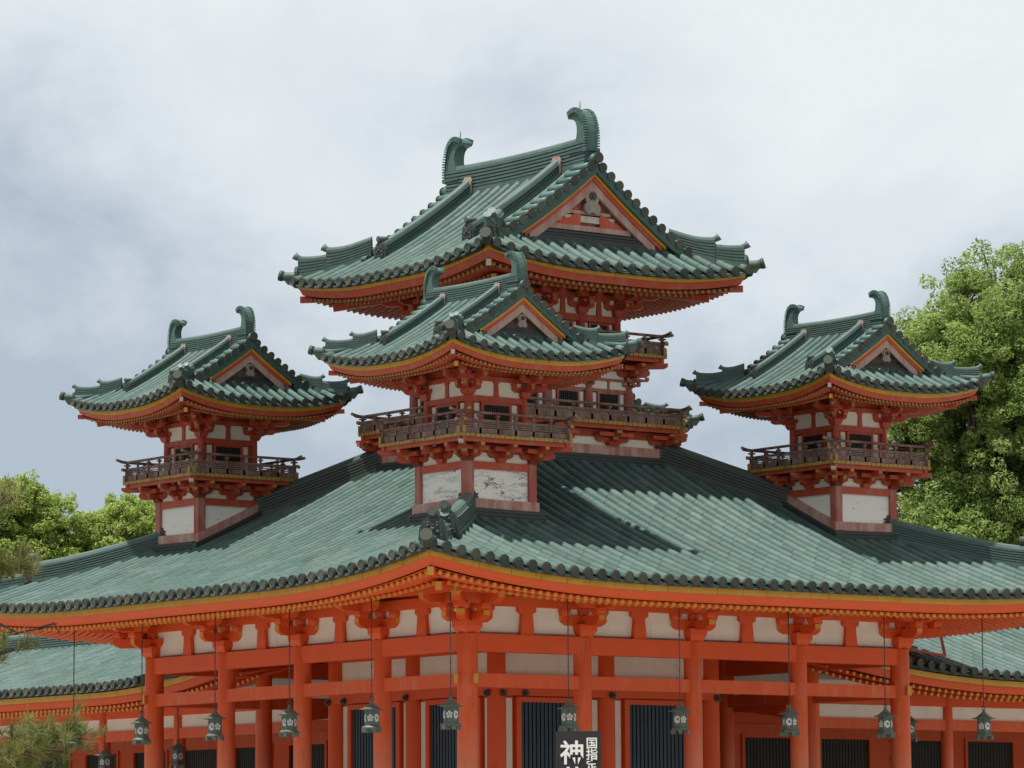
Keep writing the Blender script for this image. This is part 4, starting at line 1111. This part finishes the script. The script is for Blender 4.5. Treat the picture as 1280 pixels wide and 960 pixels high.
# small red frames standing on the wing roofs
def roof_frame(label, ori):
    def V3(x, y, z): return Vector((x, y, z) if ori == 0 else (y, x, z))
    mb = MB()
    P = {'a': V3(11.0, 1.9, 5.78), 'b': V3(12.95, 1.9, 5.60), 'c': V3(13.15, 2.25, 6.12), 'd': V3(11.2, 2.25, 6.25), 'e': V3(11.75, 1.9, 5.70), 'f': V3(11.95, 2.25, 6.2)}
    for p, q in (('a', 'b'), ('b', 'c'), ('c', 'd'), ('d', 'a'), ('e', 'f')): mb.bar(P[p], P[q], 0.045, 0.05)
    return tag(mb.build('wooden_frame', [M['red_old']]), label, 'wooden frame', 'red frames on the wing roofs')
roof_frame('thin red wooden frame leaning on the right wing roof under the eaves', 0)
roof_frame('thin red wooden frame leaning on the left wing roof under the eaves', 1)

# ------------------------------------------------------------------ LANTERNS
def make_lantern(loc, rod_top, label, rz):
    zt = loc[2]
    t = thing('hanging_lantern', label, 'lantern', loc, 'bronze lanterns hanging from the eaves', rz); t.scale = (0.95, 0.95, 1)
    mb = MB(); n = 6
    mb.lathe([(0.175, -0.425), (0.18, -0.40), (0.165, -0.385), (0.135, -0.37), (0.127, -0.35), (0.127, -0.145), (0.14, -0.135), (0.14, -0.12)], (0, 0, 0), n, 0, 0.5, False)
    for j in range(6):
        a = math.pi/3*j; mb.box((0.127*math.cos(a), 0.127*math.sin(a), -0.25), (0.022, 0.022, 0.21), 0, 0.6, a)
        mb.box((0.15*math.cos(a), 0.15*math.sin(a), -0.455), (0.07, 0.075, 0.065), 0, 0.4, a, 0.75)
    mb.build('lantern_body', [M['bronze']], t)
    mb = MB()
    mb.lathe([(0.0, 0.03), (0.03, 0.025), (0.045, 0.0), (0.08, -0.03), (0.125, -0.062), (0.165, -0.085), (0.225, -0.098), (0.225, -0.108), (0.13, -0.122), (0.0, -0.122)], (0, 0, 0), n, 0, 0.5, False, math.pi/6)
    mb.ball((0, 0, 0.04), 0.028, 0)
    mb.build('lantern_roof', [M['bronze']], t)
    pn = MB()
    for j in range(6):
        a = math.pi/3*j+math.pi/6; nrm = Vector((math.cos(a), math.sin(a), 0)); tg = Vector((-nrm.y, nrm.x, 0)); c = nrm*0.113+Vector((0, 0, -0.245))
        if j % 2 == 0:      # crescent crest
            for r0, r1, a0, a1 in ((0.030, 0.064, -0.3, 2.2), (0.010, 0.064, 2.4, 3.9), (0.022, 0.065, 4.1, 5.8)):
                q = []
                for i in range(7): t_ = a0+(a1-a0)*i/6; q.append((r1*math.cos(t_), r1*math.sin(t_)))
                for i in range(7): t_ = a1-(a1-a0)*i/6; q.append((r0*math.cos(t_)+0.004, r0*math.sin(t_)))
                pn.prism(q, c, tg, (0, 0, 1), nrm*0.006)
        else:               # five-petal crest
            for i in range(5):
                t_ = 2*math.pi*i/5+math.pi/2; q = [(0.042*math.cos(t_)+0.022*math.cos(w), 0.042*math.sin(t_)+0.022*math.sin(w)) for w in [math.pi*2*v/8 for v in range(8)]]
                pn.prism(q, c, tg, (0, 0, 1), nrm*0.006)
            pn.prism([(0.014*math.cos(math.pi*2*v/8), 0.014*math.sin(math.pi*2*v/8)) for v in range(8)], c, tg, (0, 0, 1), nrm*0.006)
    pn.build('crest_panes', [M['paper']], t)
    mb = MB()
    L = rod_top-zt
    mb.tube([(0, 0, 0.09), (0, 0, L)], 0.010, 6)
    ring = [(0.035*math.cos(v), 0, 0.085+0.035*math.sin(v)) for v in [2*math.pi*i/10 for i in range(11)]]
    mb.tube(ring, 0.008, 6)
    z = 0.3
    while z < L: mb.ball((0, 0, z), (0.016, 0.016, 0.02), 0, None, 6, 4); z += 0.3
    mb.build('hanging_rod', [M['iron']], t)
    return t
LZ = 4.30
lant = [(-2.05, -2.3, 'bronze lantern beside the corner column, hung from the projecting eave corner'),
        (0.39, -2.3, 'bronze lantern hanging just above the black signboard'),
        (2.80, -2.3, 'bronze lantern overlapping a blue door, first to the right of the signboard'),
        (5.27, -2.3, 'bronze lantern second to the right of the black signboard, by a lattice window'),
        (7.52, -2.3, 'bronze lantern beside the rightmost big column of the hall'),
        (9.92, -2.3, 'rightmost bronze lantern, hung alone in front of the right wing'),
        (-2.3, -0.42, 'bronze lantern one column left of the corner column lantern'),
        (-2.3, 2.02, 'third lantern left along the eave counting from the corner column'),
        (-2.3, 4.35, 'bronze lantern in front of the second column from the left'),
        (-2.3, 6.77, 'bronze lantern left of the leftmost big column of the hall'),
        (-2.3, 9.14, 'bronze lantern at the far left almost covered by pine needles')]
l0 = None
for i, (x, y, lb) in enumerate(lant):
    rz = 0.2+0.35*i
    if l0 is None: l0 = make_lantern((x, y, LZ), 6.05, lb, rz)
    else:
        t = dup_tree(l0); t.location = (x, y, LZ); t.rotation_euler = (0, 0, rz); tag(t, lb, 'lantern', 'bronze lanterns hanging from the eaves')
for x, y, z, lb in ((12.25, 2.2, 4.42, 'bronze lantern close behind the rightmost big column, under the right wing eave'),
                    (12.70, 3.0, 4.08, 'lowest bronze lantern right of the big column, behind another lantern'),
                    (2.0, 15.05, 3.98, 'dark bronze lantern under the left wing eave, lowest of those on the left'),
                    (2.0, 12.30, 4.03, 'dark bronze lantern seen between the two leftmost big columns')):
    t = dup_tree(l0); t.location = (x, y, z); t.rotation_euler = (0, 0, x); tag(t, lb, 'lantern', 'bronze lanterns hanging from the eaves')
    for c in t.children:
        if c.name.startswith('hanging_rod'): c.scale = (1, 1, 0.78)

# ------------------------------------------------------------------ pixel ray helper (only to choose where a thing stands)
def ray_at(u, v, dist):
    a, b = (u-640)/F_PX, -(v-480)/F_PX
    d = fwd+r2*a+u2*b
    return CAM+d*dist

# ------------------------------------------------------------------ SIGNBOARD
def text_mesh(body, size, off_, name, parent, loc, mat, xs=1.0, ys=1.0):
    cu = bpy.data.curves.new('lettering', 'FONT'); cu.body = body; cu.size = size; cu.offset = off_; cu.extrude = 0.004; cu.align_x = 'CENTER'; cu.align_y = 'CENTER'
    ob = bpy.data.objects.new('lettering', cu); C.objects.link(ob)
    dg = bpy.context.evaluated_depsgraph_get(); me = bpy.data.meshes.new_from_object(ob.evaluated_get(dg))
    bpy.data.objects.remove(ob); me.materials.clear(); me.materials.append(mat)
    o = bpy.data.objects.new(name, me); C.objects.link(o); o.parent = parent; o.location = loc; o.rotation_euler = (math.pi/2, 0, 0); o.scale = (xs, ys, 1)
    return o
SD = 45.0
pc = ray_at(723, 914, SD); sc_ = SD/F_PX     # metres per photo pixel at the sign
sg_rz = TH-math.pi/2+0.03
sign = thing('signboard', 'black upright signboard with white brush lettering in front of the blue doors', 'sign', (pc.x, pc.y, 0), None, sg_rz)
topz = pc.z; sw = 56*sc_; shh = 1.75
mb = MB(); mb.box((0, 0, topz-shh/2), (sw, 0.04, shh)); mb.build('board', [M['sign']], sign)
mb = MB()
for sx_ in (-1, 1): mb.box((sx_*sw*0.42, 0.05, (topz-0.1)/2), (0.05, 0.05, topz-0.1))
mb.build('sign_posts', [M['sign']], sign)
for ch, px, py, sz, tk in (('神', -8, 29, 31, 0.0055), ('苑', -8, 61.5, 31, 0.0055), ('国', 16.5, 16, 15, 0.002), ('指', 16.5, 30, 15, 0.002), ('定', 16.5, 44, 15, 0.002), ('名', 16.5, 58, 15, 0.002), ('勝', 16.5, 72, 15, 0.002)):
    text_mesh(ch, sz*sc_, tk, 'lettering', sign, (px*sc_, -0.024, topz-py*sc_), M['ink'])

# ------------------------------------------------------------------ TREES
def leaf_cloud(centres, radii, n, size, flat=1.0):
    """leaf-sized quads scattered in shells of clumps; returns verts, faces, tints"""
    V = []; T = []
    cs = np.array(centres); rs = np.array(radii); w = rs**2; w = w/w.sum()
    idx = RNG.choice(len(cs), n, p=w)
    u = RNG.normal(size=(n, 3)); u /= np.linalg.norm(u, axis=1)[:, None]
    rad = rs[idx]*(1-0.45*RNG.random(n)**2)
    P = cs[idx]+u*rad[:, None]*np.array([1, 1, flat])
    nrm = u*0.55+RNG.normal(size=(n, 3))*0.55+np.array([0, 0, 0.45]); nrm /= np.linalg.norm(nrm, axis=1)[:, None]
    a = np.cross(nrm, RNG.normal(size=(n, 3))); a /= np.linalg.norm(a, axis=1)[:, None]
    b = np.cross(nrm, a)
    s = size*(0.6+0.8*RNG.random(n))[:, None]
    v = np.stack([P-a*s, P-b*s*0.5, P+a*s, P+b*s*0.5], 1).reshape(-1, 3)
    tint = np.clip(RNG.normal(0.5, 0.22, n)+RNG.normal(0, 0.16, len(cs))[idx], 0, 1)
    return v, tint
def cloud_object(name, v, tint, mat, parent):
    n = len(tint); me = bpy.data.meshes.new(name)
    me.vertices.add(4*n); me.vertices.foreach_set('co', v.ravel()); me.loops.add(4*n); me.loops.foreach_set('vertex_index', np.arange(4*n))
    me.polygons.add(n); me.polygons.foreach_set('loop_start', np.arange(n)*4); me.polygons.foreach_set('loop_total', np.full(n, 4))
    at = me.attributes.new('tint', 'FLOAT', 'FACE'); at.data.foreach_set('value', tint)
    me.materials.append(mat); me.update(); me.validate()
    o = bpy.data.objects.new(name, me); C.objects.link(o); o.parent = parent; return o
def tree(label, base, crown_c, crown_r, nlobe, nclump, clump_r, nleaf, lsize, mat, group):
    t = thing('broadleaf_tree', label, 'tree', tuple(base), group)
    cc = Vector(crown_c)-Vector(base); cr = np.array(crown_r)
    # trunk and limbs
    mb = MB(); top = Vector((cc.x, cc.y, cc.z-cr[2]*0.35))
    mb.tube([(0, 0, 0), (0.1, 0.05, top.z*0.4), tuple(top*0.75), tuple(top)], [0.12*cr[0]+0.05, 0.10*cr[0]+0.04, 0.085*cr[0]+0.03, 0.06*cr[0]], 10)
    lobes = []
    for i in range(nlobe):
        d = RNG.normal(size=3); d[2] = d[2]*0.95+0.08; d /= np.linalg.norm(d)
        f = 0.62+0.16*RNG.random()
        lobes.append((np.array(cc)+d*cr*f, cr.mean()*(0.32+0.14*RNG.random())))
    lobes.append((np.array(cc)-np.array([0, 0, cr[2]*0.3]), cr.mean()*0.6)); lobes.append((np.array(cc)+np.array([0, 0, cr[2]*0.25]), cr.mean()*0.5))
    centres = []; radii = []
    for c, r in lobes:
        mb.tube([tuple(top*0.8), tuple((Vector(c)+top)*0.5), tuple(c)], [0.05*cr[0], 0.03*cr[0], 0.02], 6)
        for j in range(nclump):
            d = RNG.normal(size=3); d[2] = d[2]*0.9+0.25; d /= np.linalg.norm(d)
            centres.append(c+d*r*(0.60+0.42*RNG.random())); radii.append(clump_r*(0.6+0.8*RNG.random()))
    for i in range(0, len(centres), 3):
        c = centres[i]; l = min(lobes, key=lambda q: np.linalg.norm(q[0]-c))
        mb.tube([tuple(l[0]), tuple(c)], [0.05, 0.015], 4)
    mb.build('trunk', [M['bark']], t)
    v, tint = leaf_cloud(centres, radii, nleaf, lsize, 0.8)
    cloud_object('crown', v, tint, mat, t)
    return t
def on_ground(u, d): p = ray_at(u, 900, d); return Vector((p.x, p.y, 0))
DT = 112.0
b = on_ground(1265, DT); c1 = ray_at(1262, 600, DT)
tree('tall rounded mid-green camphor-like tree behind the right turret', b, c1, (3.6, 3.6, 6.7), 60, 62, 0.28, 440000, 0.052, M['leaf_green'], 'trees behind the hall')
DT2 = 125.0
for (u, v, rx, rz_, lb) in ((-8, 738, 1.75, 4.5, 'leftmost lime green tree at the picture edge, behind the pine'),
                            (66, 797, 1.75, 4.5, 'bushy lime green tree in the gap between the pine and the left turret'),
                            (150, 793, 1.85, 4.5, 'lime green tree partly hidden by the left turret base')):
    tree(lb, on_ground(u, DT2), ray_at(u, v, DT2), (rx, rx, rz_), 40, 64, 0.21, 260000, 0.05, M['leaf_lime'], 'trees behind the hall')

# clipped shrubs behind the open galleries, seen through the lattice
def shrub(label, c, r):
    t = thing('shrub', label, 'shrub', (c[0], c[1], 0), 'shrubs behind the galleries')
    mb = MB(); mb.tube([(0, 0, 0), (0, 0, 2.2)], [0.09, 0.05], 7); mb.build('trunk', [M['bark']], t)
    cs = []; rs = []
    for j in range(70):
        d = RNG.normal(size=3); d /= np.linalg.norm(d); cs.append(np.array([0, 0, 2.6])+d*np.array(r)*0.75); rs.append(0.4)
    v, tint = leaf_cloud(cs, rs, 16000, 0.09); cloud_object('crown', v, tint, M['leaf_lime'], t)
for i in range(5): shrub('lime green shrub behind the lattice windows of the right wing', (11.5+2.4*i, 9.8+0.3*(i % 2)), (1.6, 1.3, 2.3))
for i in range(5): shrub('lime green shrub behind the lattice windows of the left wing', (9.8+0.3*(i % 2), 11.5+2.4*i), (1.3, 1.6, 2.3))

# pine close to the camera on the left: trunk outside the picture, boughs reaching in
PD = 24.0
pb = on_ground(-260, PD)
pine = thing('pine_tree', 'pine with needle-covered boughs reaching in from the left edge, close to the camera', 'pine', tuple(pb))
mb = MB(); pt = ray_at(-240, 500, PD)-pb
mb.tube([(0, 0, 0), (0.06, 0.02, pt.z*0.4), (-0.05, 0.05, pt.z*0.75), tuple(pt)], [0.16, 0.13, 0.10, 0.05], 10)
tufts = []
def bough(path, spread, n, ln, bare=False):
    P = [ray_at(u, v, PD+dd)-pb for u, v, dd in path]
    mb.tube([tuple(q) for q in P], [(0.012 if bare else 0.04)*(1-0.75*i/(len(P)-1)) for i in range(len(P))], 7)
    if bare: return
    for i in range(n):
        f = random.random()*(len(P)-1.001); j = int(f); q = P[j].lerp(P[j+1], f-j)
        q = q+Vector((random.gauss(0, spread), random.gauss(0, spread), random.gauss(0, spread*0.55)))
        tufts.append((q, ln)); 
        if random.random() < 0.3: mb.tube([tuple(P[j].lerp(P[j+1], f-j)), tuple(q)], [0.008, 0.004], 4)
bough([(-230, 880, 0), (-120, 935, 0), (-20, 948, -0.3), (40, 935, -0.2), (95, 915, 0)], 0.10, 210, 0.085)
bough([(-120, 960, 0.2), (-30, 975, 0.1), (60, 965, 0)], 0.09, 90, 0.085)
bough([(-230, 760, 0), (-100, 825, 0), (-30, 825, 0), (18, 812, 0)], 0.07, 75, 0.08)
bough([(-230, 650, 0), (-100, 715, 0), (-20, 722, 0), (38, 706, 0)], 0.08, 105, 0.08)
bough([(-230, 560, 0), (-100, 635, 0), (-30, 645, 0.2), (14, 625, 0)], 0.09, 90, 0.08)
bough([(-200, 740, 0), (-60, 770, 0), (0, 780, 0), (22, 791, 0.1), (48, 786, 0.1), (72, 779, 0.1)], 0.05, 0, 0.08, True)
bough([(48, 786, 0.1), (68, 779, 0.1), (76, 794, 0.12)], 0.05, 0, 0.08, True)
mb.build('trunk', [M['bark']], pine)
V = []; T = []
for q, ln in tufts:
    axis = Vector((random.gauss(0, 0.35), random.gauss(0, 0.35), 1)).normalized(); tn = min(1, max(0, random.gauss(0.5, 0.25)))
    for j in range(44):
        d = (axis*random.uniform(0.1, 1.0)+Vector((random.gauss(0, 0.6), random.gauss(0, 0.6), random.gauss(0, 0.4)))).normalized()
        o = q+axis*random.uniform(0, 0.05); L = ln*random.uniform(0.6, 1.15)
        w = d.cross(Vector((random.gauss(0, 1), random.gauss(0, 1), random.gauss(0, 1)))).normalized()*0.0016
        V += [o-w, o+w, o+d*L+w*0.3, o+d*L-w*0.3]; T.append(min(1, max(0, tn+random.gauss(0, 0.12))))
    if random.random() < 0.28:      # upright new candle
        h = random.uniform(0.08, 0.15); w = Vector((rt.x, rt.y, 0))*0.005
        for ww in (w, Vector((-w.y, w.x, 0))):
            V += [q-ww, q+ww, q+ww*0.5+Vector((0.01, 0, h)), q-ww*0.5+Vector((0.01, 0, h))]; T.append(1.0)
cloud_object('needles', np.array([tuple(v) for v in V]), np.array(T), M['needle'], pine)
